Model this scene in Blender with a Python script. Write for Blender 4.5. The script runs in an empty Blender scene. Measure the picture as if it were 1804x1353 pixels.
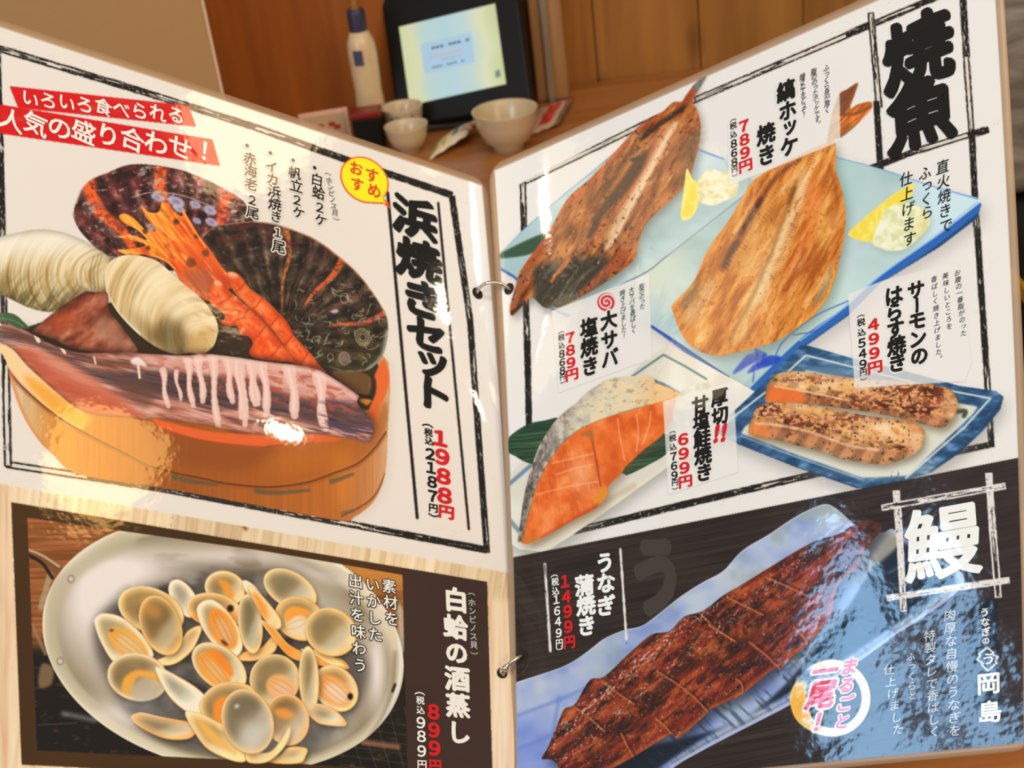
import bpy, bmesh, math, random
import numpy as np
from mathutils import Vector, Matrix

# ---------------------------------------------------------------- camera, light, exposure
SC = bpy.context.scene
COL = SC.collection
TABLE_Z = 0.75
EYE_Z = TABLE_Z + 0.516
FPX = 2500.0                                   # focal length in pixels of the 1804 x 1353 frame
_d = np.array([578., 4524., 2500.]); _d /= np.linalg.norm(_d)          # world down seen from the camera
_y = np.array([0, 0, 1.]) - _d * _d[2]; _y /= np.linalg.norm(_y)
CAM = np.array([np.cross(_y, -_d), _y, -_d])   # camera (right, down, forward) -> world
EYE = np.array([0, 0, EYE_Z])
cd = bpy.data.cameras.new('camera'); cam = bpy.data.objects.new('camera', cd); COL.objects.link(cam)
cd.sensor_width = 36; cd.lens = 36 * FPX / 1804; cd.clip_start = .02; cd.clip_end = 50
cd.dof.use_dof = True; cd.dof.focus_distance = .655; cd.dof.aperture_fstop = cd.lens / 1000 / .0027
R3 = Matrix(((*CAM[0],), (*CAM[1],), (*CAM[2],))) @ Matrix(((1, 0, 0), (0, -1, 0), (0, 0, -1)))
cam.matrix_world = Matrix.Translation(EYE) @ R3.to_4x4()
SC.camera = cam
SC.view_settings.view_transform = 'Standard'; SC.view_settings.look = 'None'
SC.view_settings.exposure = 0.0; SC.view_settings.gamma = 1.0; SC.view_settings.use_curve_mapping = False

W = bpy.data.worlds.new('room light'); SC.world = W; W.use_nodes = True
W.node_tree.nodes['Background'].inputs[0].default_value = (1.0, .90, .79, 1)
W.node_tree.nodes['Background'].inputs[1].default_value = .30

def light(name, kind, loc, power, col, **k):
    l = bpy.data.lights.new(name, kind); l.energy = power; l.color = col
    for a, b in k.items(): setattr(l, a, b)
    o = bpy.data.objects.new(name, l); COL.objects.link(o); o.location = (loc[0], loc[1], EYE_Z + loc[2]); return o
def aim(o, t):
    o.rotation_euler = (Vector((t[0], t[1], EYE_Z + t[2])) - o.location).to_track_quat('-Z', 'Y').to_euler(); return o
def bulb(name, loc, r, L, col): return light(name, 'POINT', loc, 4 * math.pi ** 2 * r * r * L, col, shadow_soft_size=r)
# warm overhead fill, added to bring up the pages
aim(light('overhead_fill', 'AREA', (.1, -.25, 1.15), 13, (1, .87, .71), shape='RECTANGLE', size=1.5, size_y=1.0), (0, .6, -.4))
aim(light('back_area_light', 'AREA', (0.1, 1.35, 1.1), 2.0, (1, .84, .64), shape='RECTANGLE', size=1.6, size_y=.5), (0, 1.5, -.5))  # area light from above, aimed at the back of the table
# daylight from windows at the left
aim(light('window_daylight_fill', 'AREA', (-1.5, -.9, .55), 20, (.68, .85, 1), shape='RECTANGLE', size=1.0, size_y=1.0), (.1, .6, -.35))  # added cool fill standing for window daylight, off the page reflections
aim(light('warm_side_fill', 'AREA', (1.5, -.8, .5), 9, (1, .72, .42), shape='RECTANGLE', size=.8, size_y=.8), (-.1, .6, -.35))  # added warm fill for the left page, no lamp known here
for y, z, sy, sz in ((.097, 1.12, .085, .36), (.005, 1.40, .05, .30)):
    aim(light('window_pane_light', 'AREA', (-1.6, y, z), 15 * math.pi * sy * sz, (.34, .64, 1), shape='RECTANGLE', size=sy, size_y=sz), (1, y, z))
# pendant lamps and paper lanterns hanging over the neighbouring tables
bulb('pendant_bulb', (.65, .34, .87), .065, 60, (1, .86, .62))
bulb('pendant_bulb', (.81, .517, .408), .024, 85, (1, .84, .60))
aim(light('spot_lamp', 'SPOT', (-.79, .63, .57), 4 * math.pi ** 2 * .036 ** 2 * 80, (1, .86, .62), shadow_soft_size=.036, spot_size=math.radians(5.4), spot_blend=.2), (-.02, .765, -.306))
bulb('paper_lantern', (-.79, .66, .53), .075, 2.6, (1, .76, .42))
bulb('paper_lantern', (.652, .314, .491), .075, 11, (1, .54, .15))
bulb('paper_lantern', (.774, .697, .572), .085, 9.0, (1, .66, .34))

# ---------------------------------------------------------------- helpers
def tag(o, label=None, cat=None, group=None, kind=None):
    if label: o['label'] = label
    if cat: o['category'] = cat
    if group: o['group'] = group
    if kind: o['kind'] = kind
    return o
def empty(name, loc, label, cat, group=None, rz=0):
    o = bpy.data.objects.new(name, None); COL.objects.link(o); o.location = loc; o.rotation_euler = (0, 0, rz)
    o.empty_display_size = .02
    return tag(o, label, cat, group)
def link(name, me, mats, parent=None, smooth=False):
    o = bpy.data.objects.new(name, me); COL.objects.link(o)
    for m in (mats if isinstance(mats, (list, tuple)) else [mats]): me.materials.append(m)
    if parent is not None: o.parent = parent
    if smooth: me.polygons.foreach_set('use_smooth', [True] * len(me.polygons))
    return o
def from_bm(name, bm, mat, parent=None, smooth=False):
    bmesh.ops.recalc_face_normals(bm, faces=bm.faces)
    me = bpy.data.meshes.new(name); bm.to_mesh(me); bm.free(); return link(name, me, mat, parent, smooth)
def np_mesh(name, V, F, cols=None):
    me = bpy.data.meshes.new(name); V = np.asarray(V, np.float32); F = np.asarray(F, np.int32); n = F.shape[1]
    me.vertices.add(len(V)); me.vertices.foreach_set('co', V.ravel())
    me.loops.add(F.size); me.loops.foreach_set('vertex_index', F.ravel())
    me.polygons.add(len(F)); me.polygons.foreach_set('loop_start', np.arange(0, F.size, n, dtype=np.int32))
    me.update(calc_edges=True)
    if cols is not None:
        a = me.color_attributes.new('Col', 'FLOAT_COLOR', 'POINT')
        a.data.foreach_set('color', np.concatenate([cols, np.ones((len(V), 1))], 1).astype(np.float32).ravel())
    return me
def box(bm, c, s, M=None, bevel=0):
    r = bmesh.ops.create_cube(bm, size=1); vs = r['verts']
    for v in vs: v.co = Vector((v.co.x * s[0], v.co.y * s[1], v.co.z * s[2])) + Vector(c)
    if bevel: 
        es = list({e for v in vs for e in v.link_edges})
        bmesh.ops.bevel(bm, geom=es, offset=bevel, segments=3, profile=.5, affect='EDGES')
    if M is not None: bmesh.ops.transform(bm, matrix=M, verts=[v for v in bm.verts if v.is_valid])
def lathe(bm, prof, n=48, c=(0, 0, 0)):
    rings = []
    for r, z in prof:
        rings.append([bm.verts.new((c[0] + r * math.cos(2 * math.pi * k / n), c[1] + r * math.sin(2 * math.pi * k / n), c[2] + z)) for k in range(n)] if r > 1e-6 else [bm.verts.new((c[0], c[1], c[2] + z))])
    for a, b in zip(rings, rings[1:]):
        for k in range(n):
            q = [a[k % len(a)], a[(k + 1) % len(a)], b[(k + 1) % len(b)], b[k % len(b)]]
            f = []; [f.append(x) for x in q if x not in f]
            if len(f) > 2: bm.faces.new(f)
def tube(bm, pts, r, n=10, closed=False, rs=None):
    P = [Vector(p) for p in pts]; m = len(P); rings = []
    t0 = (P[1] - P[0]).normalized(); up = t0.orthogonal().normalized()
    for i, p in enumerate(P):
        a = P[(i - 1) % m] if closed or i else P[i]; b = P[(i + 1) % m] if closed or i < m - 1 else P[i]
        t = (b - a).normalized(); up = (up - t * up.dot(t)).normalized(); w = t.cross(up); q = rs[i] if rs else r
        rings.append([bm.verts.new(p + (up * math.cos(2 * math.pi * k / n) + w * math.sin(2 * math.pi * k / n)) * q) for k in range(n)])
    for i in range(m if closed else m - 1):
        A, B = rings[i], rings[(i + 1) % m]
        for k in range(n): bm.faces.new((A[k], A[(k + 1) % n], B[(k + 1) % n], B[k]))
    if not closed: bm.faces.new(rings[0][::-1]); bm.faces.new(rings[-1])

def s2l(c):
    c = np.asarray(c, float); return np.where(c <= .04045, c / 12.92, ((c + .055) / 1.055) ** 2.4)
def rgb(r, g, b): return (*[float(x) for x in s2l(np.array((r, g, b)) / 255.)], 1)
def mat(name, col, rough=.5, metal=0, spec=.5, **k):
    m = bpy.data.materials.new(name); m.use_nodes = True; b = m.node_tree.nodes['Principled BSDF']
    b.inputs['Base Color'].default_value = col; b.inputs['Roughness'].default_value = rough
    b.inputs['Metallic'].default_value = metal; b.inputs['Specular IOR Level'].default_value = spec
    for a, v in k.items(): b.inputs[a.replace('_', ' ')].default_value = v
    return m
def node(m, t, **k):
    n = m.node_tree.nodes.new(t)
    for a, v in k.items(): setattr(n, a, v)
    return n
def wire(m, a, b): m.node_tree.links.new(a, b)
def noisy(m, c1, c2, scale, stretch=(1, 1, 1), detail=4, lo=.35, hi=.65, bump=0, rings=0):
    """two-tone noise on object coordinates: wood grain, woven cloth, stone"""
    t = node(m, 'ShaderNodeTexCoord'); mp = node(m, 'ShaderNodeMapping'); mp.inputs['Scale'].default_value = stretch
    n = node(m, 'ShaderNodeTexNoise'); n.inputs['Scale'].default_value = scale; n.inputs['Detail'].default_value = detail; n.inputs['Distortion'].default_value = rings
    r = node(m, 'ShaderNodeValToRGB'); r.color_ramp.elements[0].position = lo; r.color_ramp.elements[1].position = hi
    r.color_ramp.elements[0].color = c1; r.color_ramp.elements[1].color = c2
    b = m.node_tree.nodes['Principled BSDF']
    wire(m, t.outputs['Object'], mp.inputs[0]); wire(m, mp.outputs[0], n.inputs['Vector']); wire(m, n.outputs['Fac'], r.inputs[0]); wire(m, r.outputs[0], b.inputs['Base Color'])
    if bump:
        q = node(m, 'ShaderNodeBump'); q.inputs['Strength'].default_value = bump; q.inputs['Distance'].default_value = .001
        wire(m, n.outputs['Fac'], q.inputs['Height']); wire(m, q.outputs[0], b.inputs['Normal'])
    return m
def laminate(m, bump=.35):
    """clear glossy laminate over the print, slightly wavy"""
    b = m.node_tree.nodes['Principled BSDF']
    b.inputs['Coat Weight'].default_value = 1; b.inputs['Coat Roughness'].default_value = .05; b.inputs['Coat IOR'].default_value = 1.5
    b.inputs['Specular IOR Level'].default_value = .1; b.inputs['Roughness'].default_value = .7
    t = node(m, 'ShaderNodeTexCoord')
    n = node(m, 'ShaderNodeTexNoise'); n.inputs['Scale'].default_value = 50; n.inputs['Detail'].default_value = 3.5; n.inputs['Roughness'].default_value = .55
    q = node(m, 'ShaderNodeBump'); q.inputs['Strength'].default_value = bump; q.inputs['Distance'].default_value = .00042
    wire(m, t.outputs['Object'], n.inputs['Vector']); wire(m, n.outputs['Fac'], q.inputs['Height']); wire(m, q.outputs[0], b.inputs['Coat Normal'])
    return m

# points of the place seen along a pixel's sight line
def sight(px, py): return CAM @ np.array([(px - 902) / FPX, (py - 676.5) / FPX, 1.])
def on_table(px, py, dz=0): w = sight(px, py); return EYE + w * ((TABLE_Z + dz - EYE_Z) / w[2])
def on_y(px, py, y): w = sight(px, py); return EYE + w * (y / w[1])
# ---------------------------------------------------------------- the two pages of the menu
V_MID = .62
PAGE = {   # corner and middle points along each side, and their distances from the camera
    'L': dict(tl=((-60, 26), .694), tr=((850, 326), .819), ml=(-50, 846), mr=(899, 1010), bl=((-32, 1376), .582), br=((908, 1400), .702)),
    'R': dict(tl=((870, 300), .813), tr=((1750, -92), .679), ml=(903, 982), mr=(1796, 806), bl=((910, 1397), .703), br=((1806, 1310), .575))}
PW, PH = .27, .352                                 # nominal page size in metres
def _ray(p): return np.array([(p[0] - 902) / FPX, (p[1] - 676.5) / FPX, 1.])
def _side(t, m, b):
    A = _ray(t[0]) * t[1]; C = _ray(b[0]) * b[1]; B = _ray(m) * (t[1] + (b[1] - t[1]) * V_MID); return A, B, C
for k, q in PAGE.items(): q['l'] = _side(q['tl'], q['ml'], q['bl']); q['r'] = _side(q['tr'], q['mr'], q['br'])
def surf_cam(k, u, v):
    u = np.asarray(u, float)[..., None]; v = np.asarray(v, float)[..., None]; m = V_MID
    a = (v - m) * (v - 1) / m; b = v * (v - 1) / (m * (m - 1)); c = v * (v - m) / (1 - m)
    L = PAGE[k]['l']; R = PAGE[k]['r']
    p = (L[0] * a + L[1] * b + L[2] * c) * (1 - u) + (R[0] * a + R[1] * b + R[2] * c) * u
    w = u if k == 'R' else 1 - u
    f_ = np.clip((.52 - v) / .3, 0, 1); bow = .012 * f_ * f_ * (3 - 2 * f_) * (1 - w) * (1 - np.exp(-np.maximum(w, -.02) / .1))   # the sheets curl at the upper ring
    return p * (1 + bow / np.linalg.norm(p, axis=-1, keepdims=True))
ROOT = CAM @ (_ray((909, 1398)) * .7025) + EYE; ROOT[2] = TABLE_Z
def surf(k, u, v): return surf_cam(k, u, v) @ CAM.T + EYE - ROOT
def normal(k, u, v):
    e = 1e-3; n = np.cross(surf(k, u + e, v) - surf(k, u - e, v), surf(k, u, v - e) - surf(k, u, v + e))
    return n / np.linalg.norm(n, axis=-1, keepdims=True)
def to_px(k, u, v):
    p = surf_cam(k, u, v); return np.stack([902 + FPX * p[..., 0] / p[..., 2], 676.5 + FPX * p[..., 1] / p[..., 2]], -1)
def to_uv(k, pts):
    P = np.asarray(pts, float); U = np.full(P.shape, .5)
    for _ in range(25):
        a = to_px(k, U[..., 0], U[..., 1]); e = 1e-4
        gu = (to_px(k, U[..., 0] + e, U[..., 1]) - a) / e; gv = (to_px(k, U[..., 0], U[..., 1] + e) - a) / e
        d = P - a; det = gu[..., 0] * gv[..., 1] - gu[..., 1] * gv[..., 0]
        U = U + np.stack([(d[..., 0] * gv[..., 1] - d[..., 1] * gv[..., 0]) / det, (gu[..., 0] * d[..., 1] - gu[..., 1] * d[..., 0]) / det], -1)
    return U
LAYER = .00002
ART_OF = {}
# ---------------------------------------------------------------- printed artwork
# The two menu pages carry printed photographs.  They are painted procedurally
# (numpy) into an artwork sheet and carried to the page as colour attributes.
AX, AY, AW, AH = -80, -110, 1900, 1520
ART = np.ones((AH, AW, 3), np.float32) * np.array((.88, .82, .75), np.float32)
PRINTS = []
_rt = np.random.RandomState(7).rand(256, 256).astype(np.float32)

def vn(x, y, seed=0):
    x = x + seed * 17.31; y = y + seed * 9.77
    xi = np.floor(x).astype(np.int64); yi = np.floor(y).astype(np.int64)
    fx = x - xi; fy = y - yi
    fx = fx * fx * (3 - 2 * fx); fy = fy * fy * (3 - 2 * fy)
    a = _rt[yi & 255, xi & 255]; b = _rt[yi & 255, (xi + 1) & 255]
    c = _rt[(yi + 1) & 255, xi & 255]; d = _rt[(yi + 1) & 255, (xi + 1) & 255]
    return (a + (b - a) * fx) * (1 - fy) + (c + (d - c) * fx) * fy

def fbm(x, y, seed=0, o=3):
    s = 0; w = .5; t = 0
    for k in range(o):
        s = s + w * vn(x * 2 ** k, y * 2 ** k, seed + k * 5); t += w; w *= .55
    return s / t

def ss(a, b, x):
    t = np.clip((x - a) / (b - a), 0, 1)
    return t * t * (3 - 2 * t)

def zz(ox, oy, k, pts):
    return [(ox + x / k, oy + y / k) for x, y in pts]

def spline(pts, closed=True, n=8):
    P = np.array(pts, float); m = len(P); out = []
    for i in range(m if closed else m - 1):
        if closed:
            a, b, c, d = P[(i - 1) % m], P[i], P[(i + 1) % m], P[(i + 2) % m]
        else:
            a, b, c, d = P[max(i - 1, 0)], P[i], P[i + 1], P[min(i + 2, m - 1)]
        for k in range(n):
            t = k / n
            out.append(.5 * ((2 * b) + (c - a) * t + (2 * a - 5 * b + 4 * c - d) * t * t + (3 * b - a - 3 * c + d) * t ** 3))
    if not closed: out.append(P[-1])
    return np.array(out)

def ell(cx, cy, rx, ry, deg, n=28):
    t = np.linspace(0, 2 * np.pi, n, endpoint=False); a = math.radians(deg)
    x = np.cos(t) * rx; y = np.sin(t) * ry
    return list(zip(cx + x * math.cos(a) - y * math.sin(a), cy + x * math.sin(a) + y * math.cos(a)))

def blur(a, r):
    r = int(r)
    if r < 1: return a
    for ax in (0, 1):
        for _ in range(2):
            p = np.pad(a, [(r + 1, r) if k == ax else (0, 0) for k in range(2)], mode='edge')
            c = np.cumsum(p, axis=ax)
            n = a.shape[ax]
            hi = np.take(c, np.arange(2 * r + 1, 2 * r + 1 + n), axis=ax); lo = np.take(c, np.arange(0, n), axis=ax)
            a = (hi - lo) / (2 * r + 1)
    return a

def raster(poly, pad=2):
    P = np.array(poly, float); pad = int(pad)
    x0 = max(int(P[:, 0].min()) - pad, AX); x1 = min(int(P[:, 0].max()) + pad + 1, AX + AW)
    y0 = max(int(P[:, 1].min()) - pad, AY); y1 = min(int(P[:, 1].max()) + pad + 1, AY + AH)
    w, h = x1 - x0, y1 - y0
    S = 3
    A = np.zeros((h * S, w * S + 1), np.float32)
    Q = np.roll(P, -1, 0)
    for r in range(h * S):
        y = y0 + (r + .5) / S
        m = (P[:, 1] <= y) != (Q[:, 1] <= y)
        if not m.any(): continue
        p, q = P[m], Q[m]
        xs = np.sort(p[:, 0] + (y - p[:, 1]) / (q[:, 1] - p[:, 1]) * (q[:, 0] - p[:, 0]))
        c = np.clip(np.round((xs - x0) * S).astype(int), 0, w * S)
        for a, b in zip(c[::2], c[1::2]): A[r, a:b] = 1
    return x0, y0, A[:, :w * S].reshape(h, S, w, S).mean((1, 3))

class Print:
    """one printed motif: an outline on the sheet and what is painted inside it"""
    def __init__(s, name, outline, page, label=None, smooth=True, feather=0, layer=1, keep=True, grow=6):
        o = spline(outline) if smooth else np.array(outline, float)
        s.x0, s.y0, a = raster(o, grow + feather * 3)
        s.a = blur(a, feather) if feather else a
        h, w = s.a.shape
        s.Y, s.X = np.mgrid[s.y0:s.y0 + h, s.x0:s.x0 + w].astype(np.float32) + .5
        s.sl = (slice(s.y0 - AY, s.y0 - AY + h), slice(s.x0 - AX, s.x0 - AX + w))
        s.c = ART[s.sl]
        if keep: PRINTS.append((name, label, page, s.x0, s.y0, s.a, layer))
        s.n = (s.X * 0)
    def paint(s, col, al=1.0):
        c = np.asarray(col, np.float32)
        if c.ndim == 1: c = c / 255.
        a = (s.a * al)[..., None]
        s.c += (c - s.c) * a
        return s
    def mul(s, f, al=1.0):
        f = np.asarray(f, np.float32)
        if f.ndim == 2: f = f[..., None]
        a = (s.a * al)[..., None]
        s.c *= 1 + (f - 1) * a
        return s
    def inner(s, d):                       # 0 at the outline, 1 d pixels inside
        return np.clip(blur(s.a, d) * 2 - 1, 0, 1)
    def line(s, pts, w, col, al=1.0, soft=1.0, sm=True, w1=None):
        p = spline(pts, False, 6) if sm and len(pts) > 2 else np.array(pts, float)
        w1 = w if w1 is None else w1
        m = max(w, w1) + soft + 2
        X0 = max(int(p[:, 0].min() - m) - s.x0, 0); X1 = min(int(p[:, 0].max() + m) - s.x0 + 1, s.a.shape[1])
        Y0 = max(int(p[:, 1].min() - m) - s.y0, 0); Y1 = min(int(p[:, 1].max() + m) - s.y0 + 1, s.a.shape[0])
        if X1 <= X0 or Y1 <= Y0: return s
        X = s.X[Y0:Y1, X0:X1]; Y = s.Y[Y0:Y1, X0:X1]
        best = np.full(X.shape, -1e9, np.float32); n = len(p) - 1
        for i in range(n):
            a, b = p[i], p[i + 1]; d = b - a; L = d @ d + 1e-9
            t = np.clip(((X - a[0]) * d[0] + (Y - a[1]) * d[1]) / L, 0, 1)
            dist = np.hypot(X - a[0] - t * d[0], Y - a[1] - t * d[1])
            ww = w + (w1 - w) * (i + t) / n
            best = np.maximum(best, ww - dist)
        k = np.clip(.5 + best / (2 * soft), 0, 1) * al
        c = np.asarray(col, np.float32) / 255.
        k = (k * s.a[Y0:Y1, X0:X1])[..., None]
        sub = s.c[Y0:Y1, X0:X1]
        sub += (c - sub) * k
        return s
    def blob(s, pts, col, al=1.0, feather=2, smooth=True):
        x0, y0, a = raster(spline(pts) if smooth else pts, 2 + feather * 3)
        a = blur(a, feather) if feather else a
        h, w = a.shape
        X0 = max(x0 - s.x0, 0); Y0 = max(y0 - s.y0, 0)
        X1 = min(x0 - s.x0 + w, s.a.shape[1]); Y1 = min(y0 - s.y0 + h, s.a.shape[0])
        if X1 <= X0 or Y1 <= Y0: return s
        aa = a[Y0 - (y0 - s.y0):Y1 - (y0 - s.y0), X0 - (x0 - s.x0):X1 - (x0 - s.x0)] * al
        k = (aa * s.a[Y0:Y1, X0:X1])[..., None]
        sub = s.c[Y0:Y1, X0:X1]
        sub += (np.asarray(col, np.float32) / 255. - sub) * k
        return s
    def rot(s, deg, cx=0, cy=0):
        a = math.radians(deg)
        dx, dy = s.X - cx, s.Y - cy
        return dx * math.cos(a) + dy * math.sin(a), -dx * math.sin(a) + dy * math.cos(a)

def ramp(t, stops):
    ts = [q[0] for q in stops]
    return np.stack([np.interp(t, ts, [q[1][k] for q in stops]) for k in range(3)], -1).astype(np.float32) / 255.

def rad(s, cx, cy):
    return np.hypot(s.X - cx, s.Y - cy), np.arctan2(s.Y - cy, s.X - cx)

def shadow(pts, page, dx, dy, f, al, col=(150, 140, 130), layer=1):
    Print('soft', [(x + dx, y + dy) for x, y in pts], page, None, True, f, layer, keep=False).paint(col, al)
def A0(p): return zz(0, 270, 3.865, p)
def A1(p): return zz(0, 500, 3.865, p)
def A2(p): return zz(300, 360, 3.865, p)
def A3(p): return zz(400, 620, 3.469, p)
def A5(p): return zz(0, 1000, 3.833, p)
def A6(p): return zz(440, 980, 3.627, p)
def B1(p): return zz(860, 140, 4.229, p)
def B2(p): return zz(860, 400, 4.229, p)
def B3(p): return zz(1180, 220, 4.229, p)
def B4(p): return zz(1180, 460, 4.229, p)
def B5(p): return zz(1440, 240, 4.228, p)
def B6(p): return zz(1300, 440, 3.075, p)
def B7(p): return zz(880, 620, 3.98, p)
def D1(p): return zz(860, 920, 3.125, p)
def D2(p): return zz(1240, 840, 2.638, p)
def T4(p): return zz(1404, 0, 4.1, p)

rng = np.random.RandomState(3)

def sketch(s, a, b, w, dark=(28, 22, 18), light=(214, 200, 182), seed=0, fill=.45):
    """brushed double rule: two dark edges with a broken light streak between them"""
    a = np.array(a, float); b = np.array(b, float); L = np.hypot(*(b - a)); d = (b - a) / L
    t = (s.X - a[0]) * d[0] + (s.Y - a[1]) * d[1]; q = -(s.X - a[0]) * d[1] + (s.Y - a[1]) * d[0]
    edge = fbm(t / 9, q * 0 + seed, seed + 9, 2) - .5
    s.paint(dark, ss(w / 2 + .8, w / 2 - .8, np.abs(q) + edge * 1.2) * ss(-.8, .8, t) * ss(L + .8, L - .8, t))
    ins = ss(w * .3, w * .2, np.abs(q)) * (t > 2) * (t < L - 2)
    k = fbm(t / 26, q / 2.2, seed, 3)
    s.paint(light, ins * ss(1 - fill, 1 - fill + .12, k + .12 * np.sin(t / 60 + seed)))
    k2 = fbm(t / 7, q / 1.6, seed + 3, 2)
    s.paint(light, (np.abs(q) < w * .6) * ss(.74, .84, k2) * .8)
    return s

# ================================================================ LEFT PAGE
# pale planks printed on the lower half
s = Print('plank_ground', [(-80, 838), (900, 1010), (930, 1012), (930, 1410), (-80, 1410)], 'L', None, False, 0, 0, keep=False)
u, v = s.rot(9)
pl = np.floor((u + 30) / 118); g = fbm(u / 7 + pl * 31, v / 240 + pl * 7, 1, 3)
col = ramp(g, [(.2, (205, 172, 128)), (.5, (224, 194, 152)), (.8, (232, 206, 168))])
s.paint(col)
s.mul(1 - .10 * (vn(pl, pl * 0, 4) - .5)[..., None] * np.array((1, 1.2, 1.5)))
s.mul(1 - .16 * ss(1.2, .4, np.abs((u + 30) % 118)))
side = ss(45, 15, s.X) + ss(850, 866, s.X) * ss(1040, 1070, s.Y)
g2 = fbm(s.X / 9, s.Y / 170, 6, 3)
s.paint(ramp(g2, [(.25, (214, 172, 130)), (.5, (228, 194, 156)), (.8, (236, 208, 172))]), np.clip(side, 0, 1))
s.line([(431, 928), (433, 931)], 4, (150, 95, 45), .8, 3, False)
s.line([(431, 929), (432, 931)], 1.5, (110, 60, 20), .8, 1, False)

# dish frame
fr = [(-3, 85), (250, 161), (449, 224), (600, 278), (797, 344)]
s = Print('printed_border', [(-20, 60), (820, 320), (880, 990), (0, 850)], 'L', None, False, 0, 1)
am = s.a.copy()
for i in range(4): sketch(s, fr[i], fr[i + 1], 12, seed=i, fill=(.42, .5, .42, .1)[i])
sketch(s, (796, 345), (828, 563), 11, seed=5, fill=.35); sketch(s, (828, 563), (858, 974), 11, seed=6, fill=.42)
sketch(s, (11, 818), (155, 840), 13, seed=7, fill=.75); sketch(s, (155, 840), (300, 864), 12, seed=8, fill=.2); sketch(s, (300, 864), (858, 969), 12, seed=9, fill=.42)
sketch(s, (-5, 85), (1, 270), 12, seed=10, fill=.55); sketch(s, (1, 270), (9, 640), 12, seed=11, fill=.55); sketch(s, (9, 600), (14, 822), 14, seed=12, fill=.6)
s.line([(683, 340), (735, 912)], 2.6, (25, 20, 16), 1, .8, False); s.line([(772, 358), (826, 932)], 2.1, (25, 20, 16), 1, .8, False)
PRINTS[-1] = PRINTS[-1][:5] + (np.where(np.abs(s.c - np.array((.88, .82, .75))).sum(-1) > .06, am, 0).astype(np.float32), 1)

# --- banners
def banner(pts, seed):
    s = Print('printed_banner', pts, 'L', 'red slanted banner', False, 0, 6)
    s.paint(ramp(fbm(s.X / 60, s.Y / 25, seed, 3), [(.3, (214, 14, 20)), (.6, (206, 22, 26)), (.8, (214, 52, 36))]))
banner([(17, 152), (332, 186), (345, 223), (32, 190)], 1)
banner([(-14, 182), (374, 246), (387, 292), (-8, 234)], 2)

# --- wooden tub
tub = [(4, 600), (12, 640), (23, 686), (41, 733), (67, 774), (93, 800), (141, 836), (300, 862), (450, 890), (598, 917), (625, 910), (654, 888), (671, 859), (680, 822), (682, 781), (684, 741), (687, 692), (685, 649), (676, 628), (600, 560), (300, 520), (100, 560)]
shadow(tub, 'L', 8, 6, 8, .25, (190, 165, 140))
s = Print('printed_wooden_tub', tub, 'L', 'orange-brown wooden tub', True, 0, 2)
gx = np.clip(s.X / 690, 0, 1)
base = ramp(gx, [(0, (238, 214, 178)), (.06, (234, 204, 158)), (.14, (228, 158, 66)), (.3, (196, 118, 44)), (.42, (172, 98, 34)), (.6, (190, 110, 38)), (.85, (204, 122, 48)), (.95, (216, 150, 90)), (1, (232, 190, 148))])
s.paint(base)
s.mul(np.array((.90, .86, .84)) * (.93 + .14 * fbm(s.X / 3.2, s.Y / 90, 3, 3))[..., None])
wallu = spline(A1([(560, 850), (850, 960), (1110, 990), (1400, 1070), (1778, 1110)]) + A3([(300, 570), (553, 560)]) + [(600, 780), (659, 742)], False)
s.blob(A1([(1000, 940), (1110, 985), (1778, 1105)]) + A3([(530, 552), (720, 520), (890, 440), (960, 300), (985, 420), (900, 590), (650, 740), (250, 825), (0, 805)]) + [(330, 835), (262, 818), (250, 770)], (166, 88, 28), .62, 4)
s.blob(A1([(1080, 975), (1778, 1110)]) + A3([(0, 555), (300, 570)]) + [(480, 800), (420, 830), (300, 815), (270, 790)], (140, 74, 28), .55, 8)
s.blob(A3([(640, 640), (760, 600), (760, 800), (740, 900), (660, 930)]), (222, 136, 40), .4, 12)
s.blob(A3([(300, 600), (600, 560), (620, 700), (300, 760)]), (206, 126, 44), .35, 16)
# dark inside
s.blob([(-10, 520), (120, 500), (300, 500), (560, 560), (664, 640), (664, 690), (648, 722), (560, 700), (300, 660), (60, 650), (10, 600)], (58, 42, 26), 1, 1)
s.blob(A3([(640, 120), (860, 140), (870, 250), (810, 268), (760, 230)]), (120, 84, 48), 1, 1)
s.blob(A3([(808, 290), (880, 292), (862, 325), (840, 322)]), (200, 124, 40), 1, 1)
s.line(A3([(780, 262), (880, 278)]), 3, (40, 24, 14), 1, 1, False)
for k in range(14):
    y = 130 + k * 9; s.line(A3([(650 + k * 3, y), (860, y + 14)]), .5, (80, 54, 30), .6, .7, False)
# rim: right hand and front bands
s.blob(A3([(955, 45), (985, 110), (990, 180), (970, 260), (930, 340), (885, 400), (850, 400), (880, 320), (908, 250), (910, 180), (903, 140)]), (222, 106, 44), 1, 1)
s.blob(A3([(850, 400), (890, 330), (905, 300), (930, 350), (890, 440), (700, 532), (530, 555), (270, 572), (0, 560), (0, 500), (270, 508), (530, 500)]), (214, 100, 40), 1, 1)
s.blob(A1([(1030, 905), (1120, 935), (1400, 1000), (1778, 1050), (1778, 1112), (1400, 1070), (1110, 990)]), (222, 100, 48), 1, 1)
s.line(A1([(1110, 990), (1400, 1072), (1778, 1112)]) + A3([(270, 574), (530, 557)]), 1.2, (150, 70, 24), .8, 1.5)
# pale left inside and honey strip
s.blob(A1([(5, 415), (90, 445), (200, 565), (400, 745), (560, 860), (560, 990), (400, 930), (250, 780), (100, 620), (20, 500)]), (236, 196, 142), 1, 1)
s.blob(A1([(170, 620), (300, 690), (400, 760), (545, 860), (620, 900), (560, 990), (430, 930), (300, 810), (200, 700)]), (232, 160, 62), .95, 5)
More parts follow.
